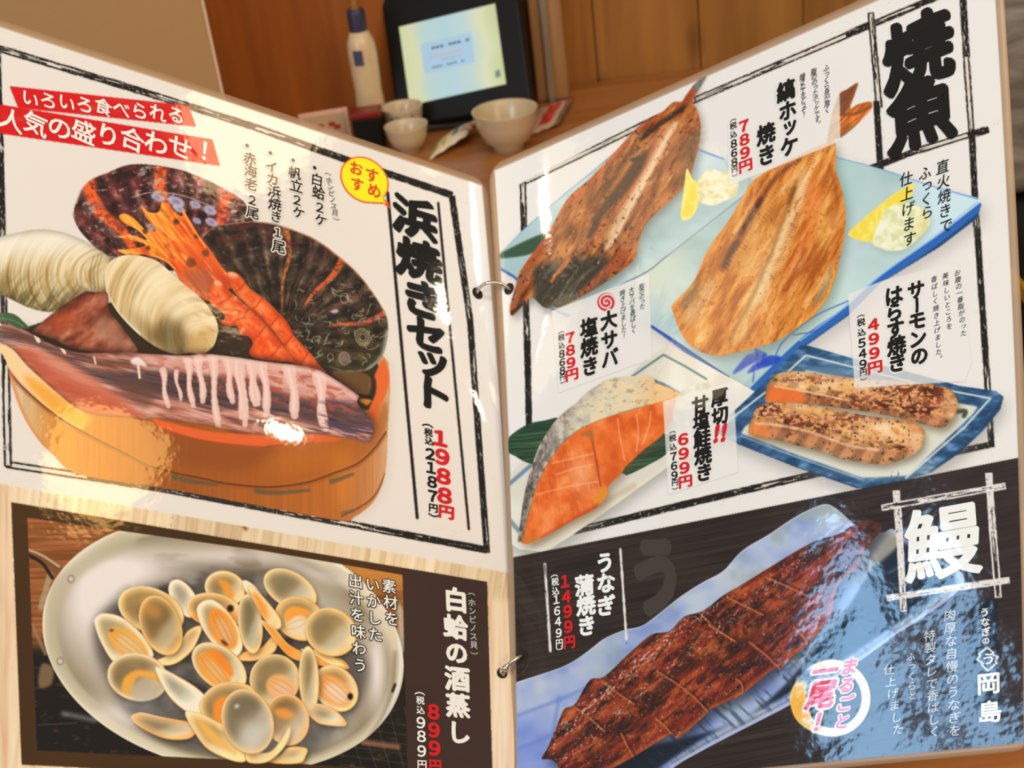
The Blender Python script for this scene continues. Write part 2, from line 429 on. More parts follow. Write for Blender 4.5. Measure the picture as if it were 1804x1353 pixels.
# hoops
hoop = A1([(10, 500), (60, 590), (150, 700), (300, 835), (430, 930), (550, 1000), (700, 1080), (850, 1155), (1000, 1235), (1200, 1290), (1400, 1330)]) + A3([(0, 805), (250, 826), (480, 800), (650, 742), (800, 680), (900, 590), (970, 490)])
s.line(hoop, 1.3, (88, 44, 16), .95, 1)
s.line([(x, y + 4) for x, y in hoop], 2.2, (150, 84, 34), .55, 2)
for p in (A3([(180, 850), (300, 862), (500, 845)]), A3([(640, 792), (700, 772), (770, 745)]), zz(0, 740, 3.865, [(1180, 390), (1320, 420), (1480, 440)])): s.line(p, 4.5, (96, 84, 60), .75, 2, True, 2.5)
s.line(A3([(700, 1005), (850, 925), (920, 850), (968, 735)]), 1.2, (110, 60, 24), .9, 1)
s.line(A3([(705, 985), (770, 972)]), 3, (110, 90, 60), .7, 2, False)
s.line(A1([(70, 600), (120, 780), (200, 960), (300, 1100), (480, 1245), (560, 1300)]), 2.5, (224, 128, 70), .7, 2)
s.blob(A1([(0, 85), (60, 130), (95, 200), (0, 190)]), (214, 96, 44), 1, 1)

# --- scallop shells
def scallop(pts, cx, cy, cols, streaks, seed, layer, label, arcs=7., fl=.7):
    s = Print('printed_scallop', pts, 'L', label, True, 0, layer)
    r, th = rad(s, cx, cy)
    n = fbm(th * 18, r / 40, seed, 3); n2 = fbm(s.X / 10, s.Y / 7, seed + 2, 3)
    rib = .5 + .5 * np.sin(th * 36 + 1.2 * vn(r / 30, th * 3, seed))
    s.paint(ramp(n * .55 + n2 * .45, cols))
    s.mul(.70 + .5 * rib ** 2 * ss(20, 120, r))
    s.mul(.9 + .2 * np.sin(r / arcs + 3 * n))
    for a0, w, col, r0 in streaks:
        d = np.abs((th - math.radians(a0)) - .03 * np.sin(r / 19))
        s.paint(col, ss(w, w * .4, d + .05 * (n2 - .5)) * ss(r0, r0 + 25, r) * (.5 + .5 * ss(.35, .5, n2)))
    f = fbm(s.X / 8 + s.Y / 10 + n * 3, s.Y / 4.5, seed + 7, 3)
    s.paint((205, 186, 174), ss(.68, .82, f) * fl)
    f = fbm(s.X / 3.5, s.Y / 6, seed + 11, 2)
    s.paint((26, 16, 14), ss(.66, .84, f) * .4)
    return s
back = A0([(500, 430), (520, 330), (560, 240), (630, 175), (740, 130), (850, 85), (950, 75), (1080, 85), (1250, 120), (1400, 180), (1540, 250), (1650, 320), (1700, 400), (1720, 470), (1500, 760), (1200, 800), (800, 760), (700, 690), (600, 590), (540, 520)])
s = scallop(back, 310, 535, [(.2, (58, 22, 20)), (.42, (104, 48, 44)), (.6, (136, 78, 70)), (.85, (190, 156, 140))],
            [(-96, .07, (236, 104, 44), 110), (-128, .075, (232, 98, 40), 60), (-63, .075, (228, 92, 48), 60)], 4, 3, 'maroon scallop shell with orange rays')
s.line(A0([(495, 400), (510, 480), (560, 580), (700, 690)]), 2.5, (176, 160, 112), .9, 2)
s.line(A0([(520, 340), (560, 230), (640, 165), (740, 125)]), 1.5, (226, 196, 150), .8, 1.5)
s.line(A0([(900, 300), (1050, 265), (1250, 290), (1460, 370)]), .8, (206, 180, 170), .9, .8)
for x, y, a, b in ((1070, 300, 45, 22), (1200, 330, 60, 32), (1220, 380, 50, 20), (1330, 350, 42, 24), (1430, 390, 46, 28), (1440, 470, 46, 26), (1340, 460, 32, 20)):
    s.blob(A0(ell(x, y, a, b, 25)), (176, 168, 184), .95, 1); s.blob(A0(ell(x, y, a * .5, b * .45, 25)), (140, 126, 146), .9, 1)
s.mul(.78, ss(430, 500, s.Y))
s.paint((206, 190, 176), ss(.56, .72, fbm(s.X / 12, s.Y / 8, 81, 3)) * ss(.8, .3, np.abs(fbm(s.X / 60, s.Y / 60, 82, 2) - .6) * 5) * ss(440, 400, s.Y) * .55)
front = A2([(215, 220), (260, 180), (310, 150), (420, 128), (560, 118), (700, 132), (860, 182), (1000, 245), (1120, 332), (1250, 442), (1350, 560), (1430, 680), (1472, 760), (1482, 860), (1465, 970), (1425, 1060), (1340, 1130), (1200, 1142), (1080, 1110), (960, 1060), (700, 980), (300, 600), (230, 400)])
s = scallop(front, 492, 598, [(.2, (34, 24, 16)), (.45, (74, 56, 40)), (.65, (100, 80, 60)), (.85, (150, 130, 104))],
            [(-85, .035, (196, 112, 50), 40), (-52, .05, (206, 96, 48), 60), (-31, .035, (120, 76, 56), 60), (-62, .02, (110, 62, 50), 20), (-72, .02, (96, 58, 52), 20), (-42, .02, (104, 62, 48), 20), (-13, .04, (190, 92, 56), 80)], 9, 4, 'dark brown scallop shell in front', 6., .35)
s.paint((104, 40, 40), ss(.55, .68, fbm(s.X / 16, s.Y / 6, 61, 3)) * ss(470, 430, s.Y) * ss(350, 380, s.X) * .7)
s.paint((70, 62, 30), ss(560, 640, s.Y) * ss(520, 600, s.X) * .45)
s.line(A2([(215, 222), (300, 152), (420, 129), (560, 119), (700, 134), (860, 184), (1000, 248), (1120, 335), (1250, 446), (1350, 562), (1430, 682), (1474, 770)]), 1.3, (210, 150, 116), .9, 1.2)
for k in range(64):
    x = rng.uniform(850, 1440); y = rng.uniform(540, 1090); a = rng.uniform(0, 6.3); L = rng.uniform(12, 46); b = a + rng.uniform(-1.6, 1.6)
    s.line(A2([(x, y), (x + L * math.cos(a), y + L * .7 * math.sin(a)), (x + L * math.cos(a) + L * math.cos(b), y + L * .7 * (math.sin(a) + math.sin(b)))]), .75, (176, 166, 136), .8, .8)
for rx in (60, 44, 26): s.line(A2(ell(1310, 905, rx * .8, rx, -25) + ell(1310, 905, rx * .8, rx, -25)[:1]), .8, (176, 164, 116), .85, .8)
for x, y, r in ((1185, 640, 34), (1090, 1040, 24), (1185, 1050, 42)): s.line(A2(ell(x, y, r * .8, r, 0) + ell(x, y, r * .8, r, 0)[:1]), .9, (190, 160, 150), .7, 1)
s.blob(A2(ell(1180, 1050, 46, 34, 10)), (160, 132, 120), .7, 3); s.blob(A2(ell(1120, 728, 26, 14, -10)), (206, 180, 190), .9, 1.)
s.line(A2([(1478, 870), (1462, 980), (1425, 1060), (1345, 1125)]), 4, (160, 160, 150), .85, 3)
s.line(A2([(1080, 1115), (1200, 1143), (1340, 1132)]), 2.5, (150, 140, 100), .6, 2)

# --- clams
def rings(s, cx, cy, ax, ay, deg, period, seed, cols, k=.25):
    u, v = s.rot(deg, cx, cy)
    d = np.hypot(u / ax, v / ay) * 100
    R = np.hypot(u, v) + 1e-3; ca, sa = u / R * 1.6, v / R * 1.6
    d = d + 4 * (vn(ca * 3 + sa * 2 + 9, d / 30, seed) - .5)
    t = .75 * fbm(d / period, ca * .9 - sa * .7 + 9, seed, 3) + .25 * fbm(d / period * 3.1, ca * 2 + sa * 1.4 + 5, seed + 2, 2)
    s.paint(ramp(t, cols))
    s.mul(1 - k * ss(.62, .85, vn(d / period * 2.3, d * 0, seed + 3)) * (.4 + .6 * vn(s.X / 20, s.Y / 20, seed)))
    return d
cl = A0([(-90, 620), (0, 570), (180, 530), (300, 520), (430, 540), (560, 590), (660, 650), (770, 730), (760, 800), (720, 940), (640, 940), (540, 955), (430, 1042), (340, 1080), (200, 1052), (80, 995), (0, 955), (-90, 880)])
s = Print('printed_clam', cl, 'L', 'closed cream and olive clam shell at the left', True, 0, 5)
rings(s, 196, 486, 60, 44, 0, 11, 5, [(.25, (160, 122, 60)), (.42, (196, 160, 100)), (.6, (222, 196, 150)), (.8, (236, 214, 176))], .2)
s.paint((236, 220, 196), ss(490, 425, s.Y + .10 * (s.X - 60)) * .92)
dk = ss(455, 540, s.Y - .10 * s.X) * (.35 + .65 * ss(.35, .65, fbm(s.X / 5 + s.Y / 8, s.Y / 22, 8, 3)))
s.paint((92, 78, 38), dk * .85)
s.blob(A0([(600, 690), (740, 730), (730, 830), (720, 930), (640, 930), (620, 800)]), (214, 190, 148), .7, 5)
for x in (612, 640, 664): s.line(A0([(x + 30, 700), (x, 800), (x + 8, 930)]), .8, (120, 96, 58), .6, .8)
s.mul(.8, 1 - s.inner(7))
cc = A0([(715, 800), (760, 730), (850, 695), (960, 700), (1080, 740), (1180, 830), (1290, 920), (1390, 1010), (1470, 1130), (1490, 1230)]) + A1([(1485, 330), (1455, 420), (1380, 478), (1290, 470), (1200, 482), (1080, 440), (950, 350), (830, 230), (760, 130), (722, 40)])
shadow(cc, 'L', 6, 8, 6, .5, (40, 26, 14), 5)
s = Print('printed_clam', cc, 'L', 'closed cream clam shell with growth rings', True, 0, 6)
rings(s, 368, 612, 100, 72, 52, 13, 3, [(.22, (168, 126, 72)), (.42, (206, 172, 118)), (.6, (226, 200, 152)), (.8, (236, 214, 174))], .22)
u, v = s.rot(52, 368, 612)
s.paint((240, 216, 176), ss(50, 10, np.abs(v + 8)) * ss(10, -70, u) * .6)
s.paint((74, 56, 24), ss(.45, .7, fbm(u / 14, v / 30, 12, 3)) * ss(-20, 34, v * -1 - 26 + 0 * u) * .0)
s.blob(A1([(1080, 270), (1180, 240), (1260, 320), (1320, 420), (1340, 480), (1200, 485), (1080, 430), (1000, 380)]), (84, 64, 28), .62, 9)
s.blob(A1([(880, 180), (1000, 260), (1100, 330), (1050, 400), (940, 330)]), (120, 92, 46), .5, 9)
s.blob(A1([(1270, 380), (1400, 300), (1480, 330), (1440, 430), (1380, 478), (1300, 470)]), (206, 164, 100), .7, 5)
s.line(A0([(720, 800), (716, 900)]) + A1([(730, 60), (770, 145), (840, 235), (950, 345)]), 2.2, (226, 206, 170), .9, 1.5)

# --- red shrimps
hd = A0([(810, 430), (855, 412), (930, 460), (1000, 530), (1060, 520), (990, 430), (960, 360), (1010, 400), (1080, 400), (1110, 330), (1190, 400), (1240, 430), (1240, 380), (1290, 450), (1330, 520), (1420, 640), (1500, 760), (1560, 830), (1600, 900), (1480, 960), (1410, 1005), (1330, 950), (1230, 870), (1190, 800), (1110, 730), (980, 690), (860, 690), (800, 660), (900, 650), (990, 625), (890, 590), (800, 570), (900, 560), (1000, 590), (930, 520), (850, 480)])
s = Print('printed_shrimp', hd, 'L', 'orange shrimp heads with feelers', True, 0, 7)
u, v = s.rot(52, 330, 440)
s.paint(ramp(fbm(u / 40, v / 8, 3, 3) + (u + 60) / 400, [(.2, (244, 160, 50)), (.45, (238, 128, 44)), (.7, (226, 92, 34)), (1, (204, 70, 30))]))
s.paint((250, 190, 90), ss(.62, .75, fbm(u / 34, v / 2.6, 15, 2)) * .7)
s.paint((170, 80, 36), ss(.62, .8, fbm(u / 20, v / 7, 17, 3)) * .6)
s.blob(A0([(1250, 820), (1400, 780), (1450, 860), (1440, 960), (1390, 990), (1290, 900)]), (170, 96, 70), .7, 5)
s.blob(A0([(1200, 620), (1420, 650), (1520, 800), (1420, 780), (1290, 690)]), (226, 104, 40), .6, 6)
for x, y, r in ((1200, 466, 22), (988, 532, 20), (1008, 646, 16), (1340, 565, 20), (1300, 745, 36), (1400, 680, 26)):
    s.blob(A0(ell(x, y, r, r * .9, 20)), (70, 44, 30), .8 if r < 25 else .55, 1.6)
for p in ([(800, 660), (960, 690), (1110, 720), (1190, 790)], [(800, 570), (900, 565), (1000, 620)], [(1240, 380), (1290, 480), (1400, 640)], [(970, 370), (1060, 480), (1180, 590)], [(860, 430), (980, 560), (1060, 640)]):
    s.line(A0(p), 1.2, (248, 184, 84), .9, 1)
ta = A2([(385, 470), (430, 460), (480, 490), (540, 570), (650, 650), (730, 730), (800, 810), (850, 900), (960, 1020), (1005, 1085), (1060, 1150), (950, 1125), (870, 1085), (760, 945), (640, 795), (520, 685), (440, 605), (395, 520)])
tb = A2([(285, 545), (320, 515), (400, 590), (520, 690), (640, 800), (760, 950), (880, 1090), (800, 1075), (700, 1068), (580, 1050), (535, 1010), (560, 950), (530, 900), (480, 890), (450, 830), (400, 830), (340, 810), (370, 770), (330, 715), (280, 690), (248, 610)])
for nm, pts, ax, sd in (('a', ta, -60, 2), ('b', tb, 10, 5)):
    s = Print('printed_shrimp', pts, 'L', 'peeled orange shrimp tail', True, 0, 8)
    u, v = s.rot(50, 400, 500)
    s.paint(ramp(fbm(u / 30, v / 10, sd, 3), [(.25, (222, 78, 26)), (.5, (234, 98, 38)), (.75, (242, 124, 62))]))
    s.mul(.72, (1 - s.inner(6)) * .7)
    for k in range(7):
        q = u - (k * 42 - 20) + .25 * np.abs(v - (18 if nm == 'b' else -12))
        s.paint((176, 54, 18), ss(2.2, .4, np.abs(q)) * .65)
        s.paint((250, 160, 110), ss(9, 2, np.abs(q - 8)) * ss(10, 3, np.abs(v - (6 if nm == 'b' else -16) + q * .1)) * .35)
    s.blob(A2(ell(425 if nm == 'a' else 320, 480 if nm == 'a' else 535, 38, 20, 20)), (246, 184, 140), .8, 2)
    s.paint((150, 50, 24), ss(700, 1060, 0 * u + 360 + (s.Y - 360) * 3.865) * ss(.55, .8, fbm(s.X / 6, s.Y / 6, 19, 2)) * .25)

# --- squid
fin = A1([(225, 325), (300, 250), (420, 155), (560, 62), (650, 55), (730, 62), (745, 180), (835, 300), (945, 475), (800, 480), (650, 470), (500, 440), (330, 365)])
sq = A1([(-40, 290), (0, 270), (130, 300), (230, 350), (380, 425), (550, 470), (850, 470), (1050, 480), (1250, 490), (1400, 478), (1600, 500), (1778, 527)]) + A2([(850, 1095), (1000, 1125), (1150, 1210), (1292, 1310)]) + A3([(805, 275), (800, 322), (888, 432), (872, 550), (780, 535), (690, 522), (530, 500), (270, 508), (0, 485)]) + A1([(1700, 1030), (1560, 1000), (1400, 960), (1050, 912), (1000, 925), (850, 905), (680, 895), (530, 850), (400, 750), (200, 570), (90, 445), (10, 405), (-40, 380)])
s = Print('printed_squid', fin, 'L', 'reddish squid fin', True, 0, 7)
u, v = s.rot(-40, 150, 580)
s.paint(ramp(fbm(u / 26, v / 14, 4, 3), [(.25, (112, 50, 30)), (.45, (148, 76, 50)), (.65, (176, 102, 72)), (.85, (190, 132, 106))]))
s.blob(A1([(330, 240), (480, 180), (520, 260), (380, 330)]), (190, 84, 40), .6, 6)
s.blob(A1([(640, 250), (760, 230), (900, 440), (760, 440)]), (170, 120, 92), .7, 8)
s.mul(.7, (1 - s.inner(6)) * .8)
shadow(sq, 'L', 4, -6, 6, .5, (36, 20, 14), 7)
s = Print('printed_squid', sq, 'L', 'grilled squid scored with pale cuts', True, 0, 9)
u, v = s.rot(13, 330, 690)
n = fbm(u / 40, v / 6, 8, 4)
s.paint(ramp(n, [(.25, (146, 84, 66)), (.45, (186, 122, 100)), (.62, (208, 150, 128)), (.85, (226, 182, 160))]))
band = A1([(-40, 330), (120, 340), (330, 430), (560, 560), (800, 600), (1050, 590), (1300, 610), (1600, 640), (1778, 640)]) + A3([(250, 200), (450, 280), (650, 290), (810, 330), (880, 440), (700, 470), (450, 420), (200, 330), (0, 270)]) + A1([(1700, 850), (1400, 830), (1150, 780), (900, 740), (600, 620), (380, 500), (200, 400), (0, 380)])
s.blob(band, (84, 62, 60), .85, 4)
s.paint((62, 46, 50), ss(.5, .75, fbm(u / 50, v / 3, 23, 3)) * ss(40, 18, np.abs(v + 2 - .02 * u)) * .75)
s.blob(A1([(90, 445), (300, 470), (560, 600), (850, 810), (1000, 910), (850, 900), (680, 890), (520, 850), (380, 740), (200, 570)]), (194, 92, 62), .85, 5)
s.blob(A1([(240, 480), (430, 520), (620, 660), (800, 770), (700, 740), (480, 640), (330, 560)]), (222, 164, 136), .6, 6)
s.blob(A1([(780, 660), (1000, 680), (1060, 760), (1000, 850), (900, 790)]), (110, 74, 56), .7, 6)
s.paint((178, 96, 78), ss(.52, .7, fbm(u / 16, v / 7, 29, 3)) * ss(-14, -34, v) * ss(250, 280, s.X) * .6)
s.blob(A1([(930, 480), (1250, 492), (1400, 480), (1600, 502), (1778, 530)]) + A3([(400, 85), (560, 125), (700, 205), (800, 280), (800, 320), (650, 285), (450, 265), (250, 190)]) + A1([(1778, 640), (1500, 620), (1250, 590), (1050, 560)]), (222, 168, 150), .72, 4)
s.paint((176, 84, 62), ss(.5, .68, fbm(u / 14, v / 6, 71, 3)) * ss(-8, -22, v) * ss(262, 300, s.X) * .65)
s.blob(A1([(0, 290), (130, 320), (330, 420), (560, 500), (850, 520), (900, 560), (700, 560), (480, 500), (250, 410), (100, 360)]), (104, 62, 48), .8, 4)
def drip(f, k, x, top, bot, w):
    n = 9; P = []; ph = x * .37
    for i in range(n):
        t = i / (n - 1); P.append((x + 34 * t + 7 * math.sin(ph + t * 7), top + (bot - top) * t))
    for i in range(n - 1):
        t = i / (n - 1); ww = 1.45 * w * (1.25 - .55 * math.sin(min(t * 1.5, 1) * 2.6) + .25 * (t > .75)) * (.6 if i == n - 2 else 1)
        s.line(f([P[i], P[i + 1]]), ww / k, (226, 184, 164), .95, 1.3, False)
    s.line(f([(x - 3, y) for x, y in P[:-1]]), w * .35 / k, (242, 210, 198), .6, 1.6)
for q in ((1105, 590, 835, 13), (1195, 600, 790, 9), (1275, 530, 830, 15), (1350, 505, 800, 17), (1445, 495, 980, 18), (1545, 510, 800, 18), (1640, 520, 960, 17), (1720, 530, 820, 15)): drip(A1, 3.865, *q)
for q in ((60, 50, 400, 16), (135, 60, 320, 16), (215, 62, 370, 19), (385, 100, 390, 22), (560, 150, 465, 22)): drip(A3, 3.469, *q)
s.line(A1([(1110, 480), (1300, 520), (1500, 500), (1778, 540)]) + A3([(400, 100), (560, 140), (700, 210), (800, 290)]), 4, (238, 200, 184), .7, 4)
s.paint((86, 66, 84), ss(.5, .66, fbm(u / 30, v / 3.5, 33, 3)) * ss(545, 580, s.X) * ss(700, 715, s.Y) * .8)
s.mul(.72, (1 - s.inner(4)) * .8)
for p, w in (([(245, 355), (262, 390)], 14), ([(400, 410), (440, 470)], 10), ([(640, 500), (650, 545)], 6), ([(940, 560), (950, 640)], 9)): s.line(A1(p), w / 3.865, (232, 206, 180), .95, 1, False)
s.blob(A1([(890, 520), (940, 500), (1000, 560), (950, 555), (900, 545)]), (236, 214, 204), .9, 1)
s = Print('printed_leaf', A1([(-60, 195), (0, 195), (90, 205), (150, 250), (195, 305), (120, 300), (60, 270), (0, 262), (-60, 262)]), 'L', 'green leaf blade', True, 0, 6)
s.paint((66, 92, 56)); s.line(A1([(0, 235), (90, 250), (160, 290)]), 1, (120, 140, 96), .7, 1)

# --- recommended bubble
bb = [p for p in ell(642, 317, 46, 37, 40, 48)]
bb = bb[:2] + [(684, 356), (688, 369), (676, 359)] + bb[6:]
s = Print('printed_bubble', bb, 'L', 'yellow speech bubble outlined in red', False, 0, 9)
s.paint((248, 214, 22)); s.paint((250, 224, 40), s.inner(8) * .5)
s.paint((222, 66, 24), 1 - ss(.35, .6, s.inner(3)))

# ---------------------------------------------------------------- steamed clams panel
s = Print('printed_panel', [(20, 885), (858, 1025), (868, 1390), (38, 1347)], 'L', 'dark brown panel', False, 0, 1)
s.paint((74, 46, 14)); s.paint((66, 44, 34), ss(690, 720, s.X)); s.mul(.92 + .16 * fbm(s.X / 160, s.Y / 120, 3, 2))
pic = [(48, 912), (460, 970), (590, 992), (709, 1013), (713, 1180), (718, 1357), (575, 1349), (460, 1341), (65, 1322)]
s = Print('printed_pan_photo', pic, 'L', 'photo of a steel pan on a wooden table', False, 0, 2)
s.paint(ramp(fbm(s.X / 90, s.Y / 4, 2, 3), [(.3, (128, 72, 32)), (.6, (158, 94, 48)), (.8, (176, 112, 64))]))
s.paint((206, 140, 60), ss(560, 640, s.X) * ss(1060, 1020, s.Y) * .8)
s.paint((22, 16, 10), ss(1120, 1160, s.Y))
s.paint((30, 22, 14), ss(690, 700, s.X) * ss(1100, 1150, s.Y))
n = fbm(s.X / 18, s.Y / 7, 5, 3); s.paint((86, 60, 34), ss(.62, .8, n) * ss(1150, 1180, s.Y) * .6)
for k in range(7):
    s.line([(600 + k * 28, 1245), (640 + k * 24, 1357)], .7, (120, 108, 88), .55, .8, False); s.line([(600, 1262 + k * 17), (718, 1278 + k * 17)], .7, (120, 108, 88), .5, .8, False)
s.line([(640, 1308), (700, 1316)], 5, (160, 110, 80), .8, 3, False)
s.line([(56, 1100), (80, 1152)], 3, (150, 120, 90), .8, 2, False); s.blob(A5([(280, 650), (360, 680), (345, 790), (260, 805)]), (150, 116, 80), .8, 2)
s.line(A5([(430, 985), (640, 1030)]), 5, (140, 140, 140), .6, 4, False); s.line(A5([(260, 1062), (520, 1050)]), .8, (110, 104, 96), .7, 1, False)
s.line([(72, 1070), (88, 1012)], 5, (170, 150, 116), .8, 1.5, False)
s.blob(A6([(940, 330), (980, 340), (990, 590), (960, 590)]), (196, 180, 150), .8, 2)
s.line([(49, 972), (75, 984), (104, 1004)], 7, (126, 80, 44), 1, 1); s.line([(49, 968), (75, 979), (104, 998)], 2, (196, 170, 130), .9, 1); s.line([(50, 978), (74, 992), (92, 1018)], 3, (30, 20, 14), .9, 1)

pan = [(207, 934), (160, 962), (112, 1000), (89, 1034), (77, 1086), (81, 1146), (99, 1188), (130, 1230), (183, 1277), (235, 1310), (284, 1331), (420, 1339), (575, 1349), (633, 1314), (669, 1278), (696, 1228), (707, 1187), (707, 1145), (696, 1090), (674, 1060), (644, 1028), (590, 992), (460, 970), (330, 951)]
s = Print('printed_pan', ell(393, 1136.6, 322.2, 218, 12.3, 60), 'L', 'wide steel pan', True, 0, 3)
kk = Print('clip', pic, 'L', None, False, 0, 3, keep=False); cl_ = np.zeros((AH, AW), np.float32); cl_[kk.sl] = kk.a; s.a *= cl_[s.sl]
e, th = rad(s, 392, 1140); ue, ve = s.rot(14, 392, 1140); e = np.hypot(ue / 318, ve / 205)
s.paint(ramp(e, [(0, (96, 86, 74)), (.5, (112, 102, 88)), (.66, (146, 134, 118)), (.76, (184, 172, 156)), (.86, (168, 154, 134)), (.93, (150, 136, 112)), (.98, (206, 194, 168)), (1.05, (226, 214, 190))]))
s.paint((120, 104, 84), ss(.5, .7, fbm(s.X / 70, s.Y / 26, 22, 3)) * ss(1040, 980, s.Y) * ss(220, 300, s.X) * .8)
s.paint((96, 84, 70), np.exp(-(((s.X - 470) / 90) ** 2 + ((s.Y - 1010) / 13) ** 2)) * .75)
st = np.exp(-(((s.X - 165) / 62) ** 2 + ((s.Y - 1060) / 82) ** 2)) + .8 * np.exp(-(((s.X - 240) / 80) ** 2 + ((s.Y - 1005) / 34) ** 2)) + .55 * np.exp(-(((s.X - 420) / 120) ** 2 + ((s.Y - 978) / 14) ** 2)) + .9 * np.exp(-(((s.X - 664) / 17) ** 2 + ((s.Y - 1175) / 80) ** 2)) + .75 * np.exp(-(((s.X - 215) / 60) ** 2 + ((s.Y - 1262 - (s.X - 215) * .4) / 20) ** 2)) + .6 * np.exp(-(((s.X - 560) / 60) ** 2 + ((s.Y - 1012 - (s.X - 560) * .35) / 14) ** 2))
s.paint((228, 216, 212), np.clip(st * 1.1, 0, 1))
s.blob([(90, 1034), (120, 1000), (210, 938), (240, 955), (150, 1010), (112, 1060), (104, 1120), (124, 1190), (180, 1250), (150, 1240), (100, 1180), (82, 1130), (80, 1080)], (186, 174, 148), .75, 5)
s.blob([(170, 1090), (220, 1050), (300, 1030), (420, 1020), (560, 1080), (640, 1150), (640, 1220), (590, 1290), (520, 1335), (330, 1320), (240, 1270), (190, 1200), (168, 1140)], (84, 78, 74), .85, 9)
s.paint((48, 46, 52), ss(.45, .75, fbm(s.X / 34, s.Y / 20, 8, 3)) * ss(.72, .5, e) * .75)
s.paint((196, 190, 184), ss(.5, .8, fbm(s.X / 40, s.Y / 30, 18, 2)) * ss(.8, .5, e) * .4)
s.mul(np.array((1.0, .975, .92)))
s.line(pan[:11], 2, (224, 210, 180), .9, 1.2); s.line([(575, 1346), (633, 1312), (667, 1278), (694, 1228), (705, 1187), (705, 1145), (694, 1090), (672, 1060), (644, 1028), (590, 992)], 2.5, (226, 216, 200), .9, 1.2)
s.line([(650, 1300), (676, 1258), (692, 1210), (696, 1150)], 3, (120, 96, 70), .5, 4)
for x, y in ((125, 1020), (106, 1165)): s.blob(ell(x, y, 6, 7, 10), (120, 96, 80), .9, 1); s.blob(ell(x, y, 4.5, 5, 10), (208, 190, 172), 1, 1)
s.line(A6([(912, 862), (928, 820)]), 2.5, (40, 30, 24), .9, 1, False)

def shell(pts, inside, edge, label=None, sh=True, layer=4, seed=1, spl=True):
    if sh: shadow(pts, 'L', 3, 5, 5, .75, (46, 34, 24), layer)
    c0 = np.array(pts, float).mean(0); pts = [tuple(c0 + (np.array(p) - c0) * 1.08) for p in pts]
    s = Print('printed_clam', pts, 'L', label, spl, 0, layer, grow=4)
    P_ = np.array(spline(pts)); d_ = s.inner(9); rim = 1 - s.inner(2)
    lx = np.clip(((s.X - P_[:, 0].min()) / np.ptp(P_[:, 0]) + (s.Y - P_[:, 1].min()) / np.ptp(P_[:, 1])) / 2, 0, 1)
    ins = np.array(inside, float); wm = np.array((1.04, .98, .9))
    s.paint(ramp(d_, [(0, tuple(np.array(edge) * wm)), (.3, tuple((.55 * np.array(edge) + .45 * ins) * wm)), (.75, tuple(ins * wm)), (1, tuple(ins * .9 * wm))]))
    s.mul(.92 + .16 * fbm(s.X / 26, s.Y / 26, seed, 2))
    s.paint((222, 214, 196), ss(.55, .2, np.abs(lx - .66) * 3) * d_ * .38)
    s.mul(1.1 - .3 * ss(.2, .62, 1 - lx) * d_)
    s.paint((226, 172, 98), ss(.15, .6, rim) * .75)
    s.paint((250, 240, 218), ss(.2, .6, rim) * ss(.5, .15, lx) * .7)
    s.line(list(P_) + list(P_)[:1], .8, (150, 104, 56), .55, 1, False)
    return s
def meat(s, f, cx, cy, rx, ry, deg, c1, c2, seed, arc=True):
    P = f(ell(cx, cy, rx, ry, deg)); s.blob(P, c1, .95, 2)
    s.blob(f(ell(cx + rx * .12, cy + ry * .18, rx * .68, ry * .62, deg)), c2, .9, 4)
    a = math.radians(deg)
    for k in (-.5, -.1, .35):
        q = [(cx + t * rx * .8 * math.cos(a) - k * ry * math.sin(a) * (1 - t * t * .4), cy + t * rx * .8 * math.sin(a) + k * ry * math.cos(a) * (1 - t * t * .4)) for t in (-1, -.4, .3, 1)]
        s.line(f(q), 1.2, tuple(np.array(c1) * .84), .5, 1.6)
GOLD = np.array((1.07, .98, .88))
ORG, TAN, CRM, WHT, GRY = (238, 146, 48), (224, 184, 134), (222, 200, 150), (234, 226, 206), (178, 158, 122)
shell(A5([(900, 1020), (960, 985), (1080, 1010), (1290, 1050), (1320, 1090), (1260, 1150), (1120, 1150), (980, 1090)]), (200, 176, 132), (226, 166, 90), seed=30)
shell(A5(ell(1240, 210, 75, 135, -32)), (226, 218, 196), (238, 232, 212), 'white clam shell', seed=1)
shell(A5(ell(1020, 290, 215, 140, 22)), (214, 180, 116), (222, 208, 166), seed=2).blob(A5([(940, 230), (1050, 190), (1160, 230), (1200, 330), (1100, 260)]), (234, 160, 80), .7, 4)
shell(A5([(1030, 640), (1180, 560), (1260, 440), (1350, 398), (1345, 450), (1290, 560), (1190, 640), (1090, 655)]), (206, 168, 112), (232, 206, 158), seed=3)
s = shell(A5([(650, 380), (670, 335), (720, 320), (820, 345), (930, 430), (1000, 520), (1020, 590), (960, 620), (790, 635), (700, 520)]), (226, 208, 168), (232, 224, 206), 'open clam with orange meat', seed=4)
meat(s, A5, 865, 520, 165, 82, 38, (232, 164, 74), (222, 186, 128), 1); s.blob(A5(ell(752, 424, 16, 9, -10)), (70, 46, 30), .8, 1)
shell(A5(ell(1086, 392, 125, 195, -22)), (176, 146, 90), (216, 178, 112), seed=5).blob(A5(ell(1030, 290, 70, 50, 30)), (220, 150, 70), .55, 6)
shell(A5(ell(1520, 140, 130, 108, 18)), (206, 178, 124), (226, 210, 168), seed=6).blob(A5([(1470, 80), (1540, 100), (1580, 190), (1540, 210), (1500, 140)]), (236, 150, 52), .9, 2)
shell(A5([(1640, 110), (1670, 95), (1740, 150), (1800, 260), (1790, 330), (1740, 260), (1680, 190)]), (236, 190, 120), (238, 222, 190), seed=7).blob(A5([(1690, 170), (1720, 170), (1780, 260), (1770, 290)]), (238, 140, 44), .9, 2)
s = shell(A5(ell(1450, 290, 180, 108, 12)), (212, 174, 112), (218, 196, 144), seed=8)
